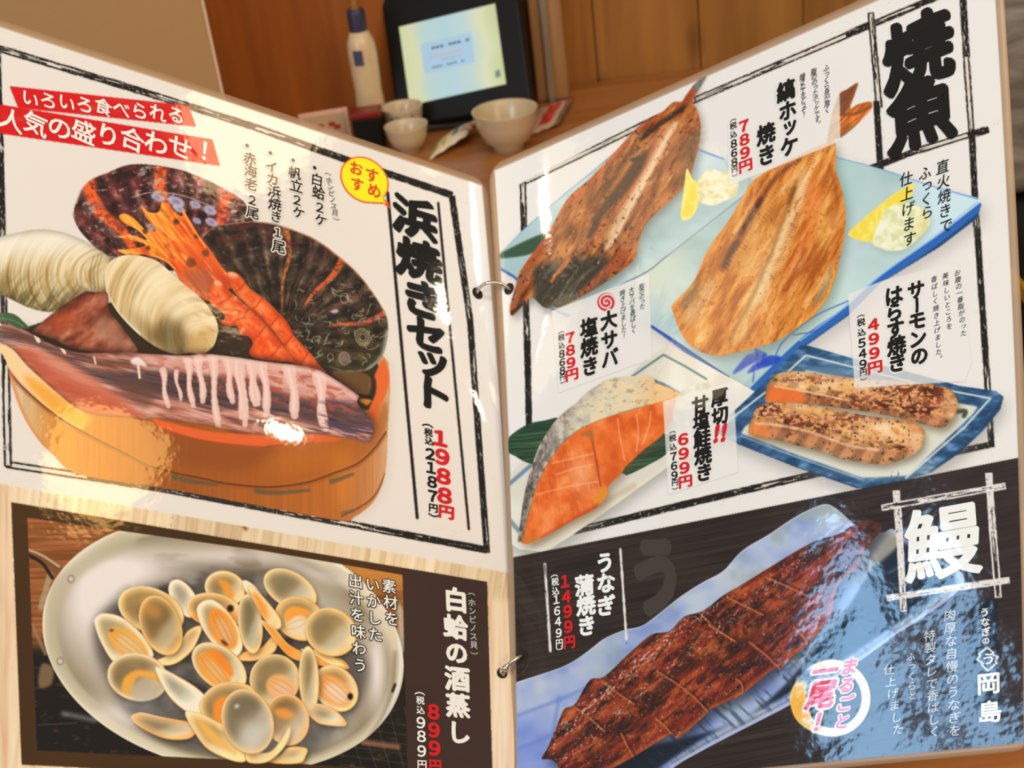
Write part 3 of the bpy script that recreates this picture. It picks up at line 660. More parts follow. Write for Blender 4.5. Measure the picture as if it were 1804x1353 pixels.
s.blob(A5([(1500, 240), (1600, 320), (1620, 380), (1540, 330)]), (236, 140, 52), .8, 3); s.blob(A5(ell(1555, 276, 22, 24, 0)), (30, 20, 16), 1, 1); s.blob(A5([(1290, 330), (1340, 320), (1340, 390)]), ORG, .8, 3)
shell(A5([(1600, 600), (1680, 560), (1763, 540), (1860, 440), (1850, 560), (1740, 620), (1640, 625)]), (206, 160, 96), (236, 186, 116), seed=9)
s = shell(A5([(1340, 300), (1370, 245), (1440, 232), (1520, 290), (1600, 400), (1630, 500), (1610, 570), (1560, 590), (1470, 540), (1380, 420)]), (226, 206, 168), (238, 230, 210), 'open clam with orange meat in the middle', seed=10)
meat(s, A5, 1505, 415, 150, 82, 62, (236, 146, 50), (222, 170, 116), 2); s.blob(A5(ell(1515, 508, 30, 12, 40)), (70, 40, 24), .8, 1)
shell(A5(ell(1690, 380, 76, 188, -6)), (168, 152, 116), (220, 198, 146), 'upright clam shell', seed=11)
s = shell(A5(ell(1480, 672, 195, 125, 38)), (206, 188, 150), (226, 206, 162), seed=12)
meat(s, A5, 1445, 690, 150, 80, 50, (236, 156, 66), (228, 172, 104), 3); s.blob(A5([(1400, 565), (1470, 560), (1560, 660), (1570, 740), (1500, 680)]), (240, 134, 36), .9, 2)
s = shell(A5(ell(930, 740, 192, 150, 12)), (190, 166, 122), (232, 220, 190), 'open clam at the lower left', seed=13)
s.blob(A5([(820, 800), (850, 730), (940, 690), (1060, 720), (1080, 770), (930, 740), (890, 860), (840, 850)]), (238, 164, 62), .95, 2); s.blob(A5(ell(990, 850, 120, 90, 10)), (180, 160, 128), .8, 8)
shell(A5([(1062, 700), (1100, 690), (1220, 750), (1330, 820), (1400, 900), (1380, 970), (1280, 975), (1150, 870)]), (226, 220, 198), (238, 222, 184), seed=14)
shell(A6(ell(258, 212, 172, 105, 30)), (190, 172, 132), (216, 198, 148), 'clam shell at the back of the pan', seed=15)
s = shell(A6(ell(320, 400, 155, 125, 25)), (216, 188, 136), (228, 176, 100), seed=16)
meat(s, A6, 295, 425, 70, 96, -20, (238, 196, 140), (230, 206, 172), 4); s.blob(A6([(220, 370), (270, 320), (370, 340), (390, 380), (300, 380), (240, 420)]), (240, 156, 56), .95, 2)
s = shell(A6([(0, 215), (30, 210), (110, 290), (180, 380), (195, 440), (150, 460), (80, 380)]), (238, 190, 120), (238, 214, 176), seed=17); s.blob(A6([(10, 230), (60, 260), (120, 400), (80, 380)]), (240, 140, 40), .8, 3)
shell(A6([(85, 420), (170, 470), (250, 560), (340, 610), (440, 640), (560, 650), (612, 710), (500, 700), (380, 680), (260, 640), (170, 540)]), (238, 166, 72), (226, 140, 54), 'long orange clam', seed=18)
s = shell(A6([(335, 600), (450, 605), (560, 660), (612, 705), (520, 695), (420, 640)]), (240, 190, 104), (236, 210, 150), seed=19, sh=False)
shell(A6(ell(518, 485, 158, 140, 30)), (206, 182, 130), (226, 190, 124), 'round clam shell at the right', seed=20)
s = shell(A6(ell(160, 790, 150, 152, 10)), (196, 172, 124), (214, 192, 140), 'open clam with pink meat', seed=21)
meat(s, A6, 200, 840, 100, 80, 30, (236, 172, 100), (230, 180, 140), 5)
s = shell(A6(ell(550, 845, 150, 120, 50)), (224, 184, 120), (226, 206, 156), 'open clam with a black dot', seed=22)
meat(s, A6, 540, 860, 130, 80, 40, (238, 160, 84), (236, 206, 170), 6); s.blob(A6(ell(642, 896, 17, 22, 0)), (22, 18, 18), 1, 1)
shell(A6(ell(378, 790, 60, 200, -2)), (196, 176, 130), (222, 204, 156), 'clam shell standing on edge', seed=23)
shell(A6([(370, 985), (420, 948), (520, 970), (600, 1045), (595, 1082), (480, 1075), (420, 1050)]), (220, 202, 152), (234, 176, 110), seed=24)
s = shell(A6(ell(240, 1045, 130, 155, -10)), (196, 158, 104), (228, 176, 104), seed=25); s.blob(A6(ell(220, 1005, 66, 32, 15)), (240, 146, 48), .9, 3)
shell(A6([(125, 1310), (200, 1270), (250, 1225), (355, 1230), (350, 1280), (320, 1318), (220, 1325)]), (206, 182, 130), (232, 186, 120), seed=26)
shell(A5([(1360, 940), (1400, 850), (1480, 795), (1580, 785), (1680, 810), (1740, 900), (1700, 1000), (1560, 1090), (1420, 1050)]), (214, 182, 124), (230, 198, 140), seed=27).blob(A5([(1440, 930), (1480, 880), (1540, 880), (1540, 1040), (1450, 1040)]), (238, 142, 50), .95, 3)
s = shell(A5([(1265, 990), (1340, 990), (1450, 1040), (1560, 1100), (1640, 1240), (1640, 1298), (1550, 1290), (1400, 1215), (1310, 1090)]), (238, 206, 150), (232, 200, 152), 'clam in the front with cream meat', seed=28)
s.blob(A5([(1330, 1030), (1400, 1060), (1560, 1220), (1600, 1270), (1540, 1240), (1400, 1150)]), (240, 176, 80), .9, 3)
shell(A6([(-10, 1245), (120, 1250), (190, 1180), (245, 1090), (250, 1150), (200, 1240), (110, 1310), (0, 1310)]), (222, 200, 146), (236, 206, 140), seed=31)
s = shell(A5(ell(1672, 1040, 160, 208, -18)), (176, 160, 128), (226, 190, 128), 'large round clam shell in the front', seed=29)
s.blob(A5(ell(1690, 1120, 90, 80, 0)), (206, 196, 176), .6, 10); s.blob(A5(ell(1598, 936, 16, 10, -30)), (250, 244, 226), .9, 2)
for cx, cy, rx, ry, al in ((260, 1245, 60, 30, .35), (560, 1280, 60, 40, .3), (470, 1290, 50, 40, .25)):
    s = Print('soft', ell(cx, cy, rx, ry, 0), 'L', None, True, 12, 4, keep=False); s.paint((206, 200, 196), al * fbm(s.X / 30, s.Y / 30, 2, 3) * 1.4)
ART_OF['L'] = ART.copy()
# ================================================================ RIGHT PAGE
s = Print('paper', [(850, 280), (1770, -105), (1815, 1400), (890, 1405)], 'R', None, False, 0, 0, keep=False)
s.paint(ramp(np.clip((s.X - 850) / 900, 0, 1), [(0, (227, 218, 206)), (1, (227, 218, 206))]))

# dish frame
s = Print('printed_border', [(905, 330), (1660, -60), (1765, -60), (1765, 800), (1010, 950), (905, 780)], 'R', None, False, 0, 1)
before = s.c.copy()
sketch(s, (921, 322), (1230, 173), 11, seed=21, fill=.8); sketch(s, (1224, 176), (1530, 46), 11, seed=22, fill=.75); sketch(s, (1490, 62), (1534, 42), 11, seed=23, fill=.05)
sketch(s, (1530, 46), (1620, 8), 11, seed=24, fill=.6); sketch(s, (1612, 11), (1700, -26), 11, seed=25, fill=.2)
sketch(s, (921, 320), (930, 660), 11, seed=26, fill=.5); sketch(s, (929, 600), (932, 752), 11, seed=27, fill=.3)
sketch(s, (1010, 936), (1225, 884), 12, seed=28, fill=.4); sketch(s, (1200, 890), (1450, 832), 12, seed=29, fill=.42)
sketch(s, (1680, 797), (1747, 783), 11, seed=30, fill=.4)
sketch(s, (1694, -40), (1703, 102), 12, seed=31, fill=.35); sketch(s, (1702, 98), (1712, 240), 11, seed=32, fill=.65); sketch(s, (1712, 228), (1720, 400), 11, seed=33, fill=.15); sketch(s, (1720, 380), (1747, 788), 11, seed=34, fill=.4)
# title well
sketch(s, (1534, 22), (1549, 190), 12, seed=35, fill=.7); sketch(s, (1544, 178), (1552, 316), 11, seed=36, fill=.2)
sketch(s, (1522, 301), (1624, 262), 11, seed=37, fill=.2); sketch(s, (1618, 265), (1712, 236), 11, seed=38, fill=.75); sketch(s, (1705, 239), (1742, 228), 12, seed=39, fill=.0)
PRINTS[-1] = PRINTS[-1][:5] + (np.where(np.abs(s.c - before).sum(-1) > .06, s.a, 0).astype(np.float32), 1)

# --- celadon plates
cel = [(.25, (162, 184, 178)), (.5, (180, 198, 192)), (.8, (200, 212, 204))]
pl1 = [(872, 456), (919, 407), (995, 341), (1042, 303), (1090, 262), (1160, 236), (1231, 262), (1275, 279), (1324, 300), (1324, 334), (1267, 378), (1180, 447), (1090, 505), (1000, 560), (971, 545), (931, 514), (905, 490), (872, 470)]
pl2 = [(1324, 333), (1345, 312), (1400, 290), (1474, 277), (1515, 287), (1558, 299), (1600, 313), (1641, 327), (1690, 340), (1721, 348), (1729, 360), (1722, 384), (1655, 435), (1553, 498), (1494, 556), (1416, 612), (1330, 690), (1312, 692), (1282, 672), (1234, 642), (1190, 608), (1148, 578), (1100, 555), (1087, 505), (1180, 447)]
shadow(pl1, 'R', 6, 10, 10, .35); shadow(pl2, 'R', 8, 12, 12, .4)
s = Print('printed_plate', pl1, 'R', 'pale blue plate under the split mackerel', False, 0, 2)
s.paint(ramp(fbm(s.X / 80, s.Y / 60, 2, 3), cel)); s.paint((214, 222, 222), ss(1180, 1260, s.X) * ss(330, 290, s.Y) * .5)
s.paint((158, 182, 182), ss(1000, 900, s.X) * .7)
s.line([(874, 452), (919, 407), (995, 341), (1042, 303), (1090, 262)], 1.2, (104, 140, 186), .9, 1); s.line([(1231, 263), (1250, 271), (1275, 279)], 2, (104, 144, 198), .9, 1)
s.line([(872, 474), (907, 495), (931, 522), (971, 548), (1000, 560)], 7, (74, 116, 182), .95, 1.5); s.line([(872, 482), (907, 503), (931, 530), (971, 556)], 4, (40, 80, 156), .9, 1.5); s.line([(872, 468), (907, 489), (931, 515), (971, 540)], 1, (52, 84, 140), .8, 1)
s.blob([(874, 452), (956, 412), (954, 434), (926, 450)], (60, 84, 62), .97, 1)
s.paint((128, 152, 148), ss(540, 440, s.Y) * 0)
s = Print('printed_plate', pl2, 'R', 'pale blue plate under the large split fish', False, 0, 2)
s.paint(ramp(fbm(s.X / 90, s.Y / 70, 5, 3), cel)); s.paint((206, 222, 226), ss(1560, 1680, s.X) * .8)
s.paint((164, 194, 182), np.exp(-(((s.X - 1490) / 30) ** 2 + ((s.Y - 330) / 50) ** 2)) * .7)
s.paint((216, 212, 180), ss(1260, 1150, s.X) * ss(560, 500, s.Y) * .55); s.paint((200, 218, 204), ss(1380, 1440, s.X) * ss(430, 520, s.Y) * .7)
s.line([(1474, 277), (1515, 287), (1558, 299), (1600, 313), (1641, 327), (1690, 341), (1721, 350)], 1.6, (112, 152, 206), .9, 1)
s.line([(1324, 334), (1267, 378), (1180, 447), (1141, 478), (1087, 505)], 1.3, (92, 118, 158), .9, 1)
s.line([(1148, 582), (1191, 610), (1238, 642), (1282, 672), (1312, 692)], 7, (64, 104, 176), .95, 1.5); s.line([(1148, 574), (1191, 602), (1238, 634), (1284, 664)], 1.3, (36, 66, 140), .9, 1); s.line([(1148, 588), (1191, 616), (1225, 640)], 4, (36, 70, 150), .8, 2)
s.line([(1730, 366), (1655, 424), (1560, 490), (1494, 548), (1416, 604), (1330, 688)], 9, (46, 104, 170), 1, 1.2); s.line([(1732, 374), (1660, 432), (1560, 502), (1494, 560), (1416, 616)], 5, (30, 66, 106), .9, 2); s.line([(1722, 356), (1650, 414), (1553, 484), (1490, 540), (1410, 600)], 1.4, (150, 184, 226), .9, 1.2)
for p in ([(1290, 660), (1318, 634), (1350, 624)], [(1318, 660), (1345, 636), (1378, 628)]): pass
for lf in ([(470, 842), (540, 740), (600, 690), (720, 690), (700, 720), (600, 770)], [(578, 835), (650, 750), (740, 705), (830, 715), (800, 760), (680, 800)], [(640, 690), (640, 650), (720, 690)]): s.blob(B4(lf), (32, 74, 178), .95, 1)
for p in ([(790, 700), (830, 620), (920, 530), (1100, 400), (1330, 298)], [(920, 550), (1050, 530), (1150, 490)], [(750, 720), (770, 780), (740, 840)], [(830, 730), (930, 700)], [(630, 810), (620, 900)]): s.line(B4(p), 1.1, (52, 92, 176), .85, 1)

# --- split mackerel
mk = B1([(1545, 35), (1560, 80), (1525, 170), (1562, 240), (1582, 360), (1570, 480), (1530, 640), (1480, 760), (1400, 860), (1270, 980), (1170, 1085), (1115, 1230)]) + B2([(1110, 170), (1080, 250), (960, 350), (830, 440), (700, 515), (540, 595), (480, 590), (420, 600), (330, 525), (270, 570), (185, 660), (163, 600), (200, 460), (240, 330), (330, 200), (440, 50)]) + B1([(490, 1070), (600, 880), (760, 740), (870, 620), (1000, 480), (1100, 370), (1180, 310), (1300, 240), (1380, 170), (1440, 165), (1480, 110)])
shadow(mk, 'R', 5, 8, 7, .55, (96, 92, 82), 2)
s = Print('printed_mackerel', mk, 'R', 'grilled mackerel split in two halves', True, 0, 4)
u, v = s.rot(-58, 1100, 340)
s.paint(ramp(fbm(u / 34, v / 9, 4, 4), [(.25, (104, 52, 22)), (.45, (154, 84, 38)), (.62, (184, 110, 52)), (.85, (208, 142, 80))]))
edge = 1 - s.inner(9)
s.paint((206, 104, 48), ss(.2, .8, edge) * ss(.35, .6, fbm(u / 18, v / 6, 9, 3)) * .8)
s.blob(B1([(1390, 330), (1340, 420), (1240, 620), (1120, 860), (1000, 1040), (950, 1160), (870, 1240), (960, 1020), (1090, 800), (1210, 560), (1310, 400)]), (232, 194, 150), .95, 5)
s.line(B1([(1395, 330), (1290, 520), (1180, 740), (1060, 960), (950, 1170), (880, 1260)]), 4, (240, 208, 172), .75, 3)
s.line(B1([(1300, 380), (1200, 560), (1110, 720), (1000, 900), (880, 1060), (780, 1200)]), 5, (178, 70, 34), .55, 6)
s.line(B1([(1440, 420), (1350, 560), (1290, 680), (1240, 860), (1170, 960), (1060, 1180)]), 4, (128, 60, 30), .6, 5)
s.blob(B1([(1560, 360), (1580, 400), (1560, 520), (1500, 700), (1450, 800), (1400, 850), (1440, 700), (1500, 520)]), (96, 68, 40), .75, 6)
s.blob(B1([(1180, 520), (1160, 640), (1060, 800), (960, 920), (860, 1020), (820, 1080), (770, 1180), (740, 1180), (780, 1060), (880, 900), (1000, 740), (1080, 620)]), (62, 28, 16), .9, 3)
s.blob(B1([(1050, 600), (1110, 575), (1170, 575), (1150, 600), (1080, 615)]), (36, 30, 28), .95, 1.5)
s.line(B1([(1440, 220), (1320, 300), (1200, 390), (1140, 440)]), 4, (70, 38, 24), .85, 2.5)
s.line(B1([(1480, 200), (1330, 310), (1130, 450)]), 1.4, (46, 26, 18), .8, 1.5)
s.line(B1([(1250, 290), (1090, 400), (940, 580), (760, 780), (620, 920)]), 3, (190, 84, 40), .7, 3)
s.paint((60, 60, 50), ss(448, 470, s.Y + (s.X - 1000) * .14 + 8 * (fbm(s.X / 9, s.Y / 9, 5, 2) - .5)) * ss(930, 950, s.X) * ss(1085, 1060, s.X) * .9)
s.paint((116, 112, 92), ss(.52, .7, fbm(u / 30, v / 5, 31, 3)) * ss(450, 475, s.Y) * ss(945, 960, s.X) * ss(1080, 1050, s.X) * .6)
s.line(B2([(450, 60), (360, 220), (260, 390), (190, 590)]), 7, (168, 84, 42), .9, 4, True, 4); s.line(B2([(300, 330), (240, 420), (200, 560)]), 3, (130, 110, 90), .6, 3)
s.line(B2([(1110, 60), (1000, 200), (860, 350), (700, 500)]), 9, (172, 90, 50), .9, 5, True, 6); s.line(B2([(600, 240), (480, 390), (460, 410)]), 4, (196, 100, 46), .9, 2, True, 1.5)
s.line(B2([(860, 190), (800, 290), (690, 380), (600, 470)]), 2, (150, 130, 104), .5, 3)
s.line(B2([(175, 640), (230, 600), (270, 560)]), 3, (40, 36, 30), .8, 2)
s.paint((58, 30, 18), ss(.66, .8, fbm(u / 7, v / 5, 37, 3)) * .75); s.paint((232, 176, 120), ss(.7, .82, fbm(u / 12, v / 3, 41, 3)) * .5)
s.blob(B1([(1545, 35), (1560, 80), (1500, 190), (1450, 170), (1490, 110)]), (172, 74, 36), .8, 3)
s = Print('printed_mackerel_tail', B1([(1540, 80), (1520, 60), (1570, 0), (1600, -20), (1630, -30), (1600, 30), (1560, 90)]), 'R', 'grey mackerel tail fin', True, 1, 3)
s.paint((120, 112, 104)); s.mul(.8 + .4 * fbm(s.X / 3, s.Y / 12, 2, 2))
def lemon(pts, pulp, seed):
    s = Print('printed_lemon', pts, 'R', None, True, 0, 4)
    s.paint((246, 208, 74)); s.paint((252, 226, 120), ss(.45, .7, fbm(s.X / 7, s.Y / 14, seed, 2)) * .7); s.paint((248, 224, 150), (1 - s.inner(4)) * .6); return s
gr = B3([(205, 440), (240, 370), (300, 330), (380, 350), (450, 360), (505, 420), (510, 480), (470, 540), (400, 570), (330, 600), (260, 590), (205, 560)])
s = Print('printed_grated_radish', gr, 'R', None, True, 1, 3)
s.paint(ramp(fbm(s.X / 9, s.Y / 7, 6, 3), [(.3, (222, 204, 150)), (.5, (240, 222, 176)), (.7, (246, 232, 200))]))
lemon(B3([(128, 325), (165, 395), (205, 440), (210, 560), (200, 630), (155, 695), (95, 712), (83, 660), (95, 560), (112, 430)]), 1, 3)

# --- large split hokke
hk = B3([(1090, 165), (1160, 140), (1230, 120), (1236, 250), (1238, 340), (1280, 480), (1308, 640), (1306, 760), (1295, 860), (1268, 990), (1240, 1120), (1190, 1260)]) + B4([(1180, 270), (1085, 390), (930, 512), (800, 592), (620, 652), (450, 692), (370, 707), (250, 682), (130, 602), (70, 500), (30, 392), (15, 340), (60, 282), (130, 212), (190, 130)]) + B3([(270, 960), (330, 860), (450, 700), (540, 540), (620, 420), (720, 350), (850, 278), (960, 228)])
shadow(hk, 'R', 6, 10, 9, .6, (110, 124, 112), 3)
s = Print('printed_hokke', hk, 'R', 'large grilled hokke fish opened flat', True, 0, 5)
u, v = s.rot(-61, 1370, 420)
n = fbm(u / 50, v / 9, 14, 4)
s.paint(ramp(n, [(.25, (168, 90, 26)), (.45, (204, 124, 46)), (.62, (222, 150, 70)), (.85, (236, 190, 124))]))
s.blob(B3([(1030, 330), (1020, 500), (960, 640), (860, 900), (780, 1080), (700, 1300), (600, 1353), (650, 1150), (740, 960), (800, 800), (870, 660), (960, 420)]), (234, 206, 158), .8, 7)
s.blob(B4([(560, 560), (600, 440), (680, 260), (760, 100), (800, 0), (720, 0), (640, 180), (560, 340), (490, 520), (480, 600)]), (232, 198, 144), .7, 6)
s.blob(B3([(560, 640), (720, 560), (860, 480), (900, 560), (800, 720), (700, 900), (640, 1080), (480, 1120), (440, 1000)]), (206, 144, 70), .55, 12)
s.blob(B3([(1080, 690), (1140, 660), (1200, 720), (1190, 850), (1110, 880), (1070, 800)]), (238, 184, 96), .7, 9)
s.blob(B3([(1000, 540), (1100, 400), (1110, 620), (1060, 860), (960, 1040), (880, 1200), (860, 1120), (960, 900), (1020, 720)]), (222, 112, 46), .6, 9)
s.line(B3([(960, 260), (850, 340), (770, 420), (690, 540), (600, 690), (520, 840), (450, 960), (400, 1070)]), 4, (126, 58, 28), .85, 4, True, 6)
s.line(B3([(680, 560), (600, 690), (530, 810)]), 4, (74, 36, 40), .7, 3); s.line(B3([(500, 880), (450, 960), (415, 1050)]), 5, (76, 40, 44), .8, 3.5)
for k in range(34):
    t = k / 33; x = 940 - 560 * t + 40 * math.sin(t * 3); y = 275 + 830 * t
    s.line(B3([(x - 16, y - 12), (x + 14, y + 12)]), .7, (230, 160, 100), .6, .7, False)
s.line(B3([(945, 420), (900, 560), (860, 660), (800, 830), (760, 950), (700, 1080), (650, 1210)]) + B4([(560, 380), (480, 520), (440, 620)]), 2.5, (150, 96, 44), .7, 4)
s.line(B3([(930, 470), (890, 580)]), 3, (96, 56, 24), .6, 3, False)
for k in range(44):
    t = k / 43; x = 1090 - 270 * t; y = 180 + 900 * t
    s.line(B3([(x - 24, y - 4), (x + 18, y + 8)]), .8, (246, 208, 164), .5, .9, False)
s.line(B3([(1190, 300), (1240, 480), (1250, 640), (1210, 760)]), 2.5, (150, 66, 30), .55, 4)
s.line(B3([(1010, 930), (940, 1080), (860, 1230)]), 3, (130, 60, 34), .6, 4); s.line(B3([(1140, 930), (1060, 1040), (960, 1110)]), 2, (168, 84, 40), .5, 3)
for k in range(46):
    x = rng.uniform(420, 1200); y = rng.uniform(760, 1340)
    s.line(B3([(x, y), (x + rng.uniform(30, 90), y - rng.uniform(12, 40))]), .8, (184, 100, 44), .4, 1.2, False)
s.blob(B4([(90, 300), (130, 220), (230, 150), (200, 260), (140, 340), (90, 380)]), (124, 100, 72), .75, 5); s.blob(B4([(100, 420), (220, 260), (300, 100), (330, 200), (220, 400), (140, 480)]), (222, 190, 154), .6, 8)
s.blob(B4([(1090, 260), (1160, 140), (1200, 40), (1240, 60), (1180, 230), (1080, 360)]), (158, 136, 108), .7, 4); s.line(B4([(1225, 60), (1180, 250), (1085, 372), (960, 480)]), 2.5, (232, 160, 66), .9, 2)
s.paint((148, 96, 44), ss(620, 655, s.Y * 1. + (s.X - 1180) * .11) * ss(1420, 1380, s.X) * .4)
s.paint((236, 146, 50), (1 - s.inner(6)) * ss(.35, .6, fbm(s.X / 14, s.Y / 14, 44, 2)) * .7)
s.paint((170, 84, 34), ss(.56, .74, fbm(u / 10, v / 5, 57, 3)) * ss(.3, .9, fbm(s.X / 70, s.Y / 70, 58, 2)) * .6); s.paint((134, 66, 28), ss(.68, .82, fbm(u / 6, v / 4, 47, 3)) * .5); s.paint((250, 222, 170), ss(.68, .8, fbm(u / 14, v / 3, 51, 3)) * .25)
tl = T4([(300, 690), (370, 640), (440, 598), (425, 660), (385, 780), (440, 755), (530, 735), (542, 780), (480, 850), (400, 930), (330, 985), (270, 1010), (220, 1030), (250, 850)])
s = Print('printed_hokke_tail', tl, 'R', 'brown and orange fish tail fin', True, 0, 4)
u, v = s.rot(-48, 1490, 200)
s.paint(ramp(fbm(u / 16, v / 3, 3, 3), [(.3, (176, 92, 34)), (.6, (222, 126, 48)), (.8, (234, 160, 90))])); s.blob(T4([(300, 690), (440, 598), (420, 670), (375, 785), (310, 830)]), (112, 66, 46), .8, 3)
s.line(T4([(310, 830), (430, 820), (535, 770)]), 2, (120, 66, 36), .7, 2); s.line(T4([(300, 1000), (400, 920)]), 4, (120, 90, 60), .6, 4, False)

s = lemon(B5([(230, 735), (250, 700), (300, 655), (430, 540), (560, 440), (650, 385), (710, 350), (720, 372), (690, 460), (600, 530), (500, 610), (440, 690), (415, 780), (330, 782), (260, 755)]), 1, 9)
s.paint((240, 200, 50), ss(.5, .3, s.inner(10)) * .3)
gr2 = B5([(408, 805), (430, 720), (470, 620), (510, 550), (580, 508), (660, 500), (730, 512), (810, 550), (842, 620), (820, 690), (770, 740), (710, 800), (640, 845), (540, 855), (460, 830)])
shadow(gr2, 'R', 3, 5, 5, .4, (150, 160, 130), 4)
s = Print('printed_grated_radish', gr2, 'R', None, True, 1, 4)
s.paint(ramp(fbm(s.X / 14, s.Y / 12, 8, 3), [(.3, (214, 212, 160)), (.5, (232, 226, 188)), (.75, (240, 236, 216))])); s.paint((224, 200, 120), np.exp(-(((s.X - 1624) / 14) ** 2 + ((s.Y - 398) / 22) ** 2)) * .5)

# --- white plate, leaf and salmon
wp = [(1111, 657), (1172, 609), (1188, 611), (1240, 640), (1330, 690), (1330, 730), (1260, 780), (1175, 824), (1050, 915), (962, 973), (915, 968), (896, 955), (896, 840), (1000, 740)]
shadow(wp, 'R', 5, 12, 10, .45, (120, 116, 104)); 
s = Print('printed_plate', wp, 'R', 'long cream plate under the salmon', False, 0, 3)
s.paint((216, 206, 186)); s.paint((196, 188, 166), ss(700, 640, s.Y) * ss(1150, 1110, s.X) * .6); s.paint((228, 220, 202), ss(.4, .7, fbm(s.X / 60, s.Y / 60, 3, 2)))
s.line(B7([(930, 172), (1150, 20), (1300, 100), (1450, 190)]), 1.8, (84, 116, 116), .9, 1.2, False); s.line(B7([(1085, 205), (1150, 230), (1275, 305)]), 3, (66, 104, 124), .9, 1.5, False)
s.line(B7([(60, 935), (215, 800)]), 3.5, (104, 134, 150), .9, 1.5, False); s.line(B7([(80, 1190), (150, 1270)]), 4, (110, 134, 140), .8, 2, False)
s.line(B7([(340, 1353), (600, 1180), (965, 965), (1170, 810)]), 5, (224, 212, 184), .9, 3, False); s.line(B7([(250, 1353), (560, 1150), (940, 940)]), 4, (180, 150, 110), .5, 6, False); s.line(B7([(480, 1330), (700, 1170), (1170, 850)]), 2, (150, 140, 120), .5, 4, False)
lf = B7([(60, 640), (80, 585), (200, 508), (330, 478), (430, 462), (700, 500), (1150, 570), (1200, 640), (1165, 720), (1050, 790), (900, 862), (840, 850), (500, 840), (220, 785), (110, 730), (60, 700)])
s = Print('printed_leaf', lf, 'R', 'dark green bamboo leaf', True, 0, 4)
u, v = s.rot(-8, 1000, 780)
s.paint(ramp(fbm(u / 60, v / 2.5, 3, 3), [(.3, (34, 62, 42)), (.6, (52, 84, 56)), (.8, (74, 106, 70))]))
for k in range(6): s.line(B7([(85, 590 + k * 26), (420, 560 + k * 34)]), .6, (92, 124, 88), .5, .8, False)
sm_ = B7([(140, 1312), (150, 1180), (172, 1020), (200, 900), (222, 820), (270, 680), (320, 590), (380, 500), (460, 420), (550, 350), (620, 280), (700, 230), (760, 196), (900, 180), (1000, 176), (1060, 182), (1095, 218), (1200, 262), (1278, 312), (1240, 420), (1160, 560), (1100, 620), (1020, 680), (950, 745), (880, 812), (850, 860), (765, 940), (760, 1000), (690, 1085), (600, 1140), (500, 1190), (400, 1250), (290, 1310), (190, 1345)])
shadow(sm_, 'R', 6, 8, 7, .5, (110, 84, 56), 4)
s = Print('printed_salmon', sm_, 'R', 'orange salmon fillet with silver skin', True, 0, 6)
u, v = s.rot(-52, 1060, 790)
s.paint(ramp(fbm(s.X / 22, s.Y / 26, 3, 3), [(.25, (210, 92, 28)), (.5, (228, 112, 42)), (.75, (236, 138, 74))]))
for k in range(64):
    x = rng.uniform(200, 700); y = rng.uniform(660, 1240); L = rng.uniform(20, 80)
    s.line(B7([(x, y), (x + L * .12, y + L)]), .6, (242, 164, 118), .45, .9, False)
for p in ([(370, 780), (500, 750), (650, 715)], [(260, 1000), (420, 960), (560, 930), (690, 910)], [(400, 860), (520, 820), (660, 790)], [(830, 470), (850, 620), (880, 760)], [(960, 440), (975, 560), (960, 700)], [(1060, 420), (1050, 520), (1000, 650)]): s.line(B7(p), 1.1, (244, 176, 130), .7, 1.2)
s.paint((244, 190, 150), np.exp(-(((s.X - 1025) / 26) ** 2 + ((s.Y - 835) / 34) ** 2)) * .55)
s.line(B7([(640, 560), (655, 640), (680, 760), (695, 860), (710, 940)]), 1.5, (166, 70, 24), .9, 1.3); s.blob(B7([(560, 575), (640, 550), (665, 580), (655, 640), (620, 600)]), (176, 108, 52), .85, 2)
s.blob(B7([(660, 1050), (700, 960), (765, 945), (755, 1010), (700, 1080)]), (222, 140, 48), .9, 2); s.line(B7([(300, 1300), (500, 1185), (690, 1075)]), 3, (176, 70, 30), .6, 3)
s.blob(B7([(140, 1312), (200, 1290), (300, 1300), (260, 1330), (190, 1345)]), (206, 120, 40), .8, 2)
sk = B7([(130, 1322), (150, 1180), (172, 1020), (200, 900), (222, 820), (270, 680), (320, 590), (380, 500), (460, 420), (550, 350), (620, 280), (700, 230), (760, 190), (900, 172), (1060, 174), (1100, 218), (1200, 256), (1285, 310), (1180, 332), (1060, 372), (940, 408), (850, 432), (760, 460), (680, 492), (600, 528), (540, 562), (480, 612), (420, 672), (350, 770), (300, 862), (260, 950), (222, 1080), (190, 1200), (165, 1310)])
s = Print('printed_salmon_skin', sk, 'R', 'silver grey salmon skin', True, 0, 7)
n = fbm(s.X / 12, s.Y / 12, 12, 4); g = ss(900, 1140, s.X)
s.paint(ramp(n * .6 + g * .5, [(.15, (108, 96, 86)), (.32, (166, 154, 138)), (.5, (200, 188, 166)), (.75, (224, 204, 166)), (1, (232, 204, 150))]))
s.paint((72, 64, 60), ss(.45, .68, fbm(s.X / 7, s.Y / 11, 15, 3)) * ss(1020, 930, s.X) * .75); s.paint((64, 56, 50), ss(980, 920, s.X) * ss(.3, .7, s.inner(5)) * .35)
s.paint((150, 120, 90), ss(.6, .75, fbm(s.X / 8, s.Y / 5, 18, 3)) * .5); s.paint((226, 160, 92), ss(1110, 1170, s.X) * .5)
s.line(B7([(165, 1310), (222, 1080), (300, 862), (420, 672), (540, 562), (680, 492), (850, 432), (1060, 372)]), 1.3, (150, 96, 48), .8, 1.3)
s = Print('printed_grated_radish', B7([(1250, 320), (1300, 260), (1380, 230), (1480, 215), (1530, 250), (1560, 330), (1500, 480), (1380, 560), (1280, 540), (1220, 460)]), 'R', None, True, 1, 5)
s.paint(ramp(fbm(s.X / 9, s.Y / 9, 8, 3), [(.3, (206, 200, 172)), (.6, (222, 216, 196)), (.8, (230, 226, 212))]))

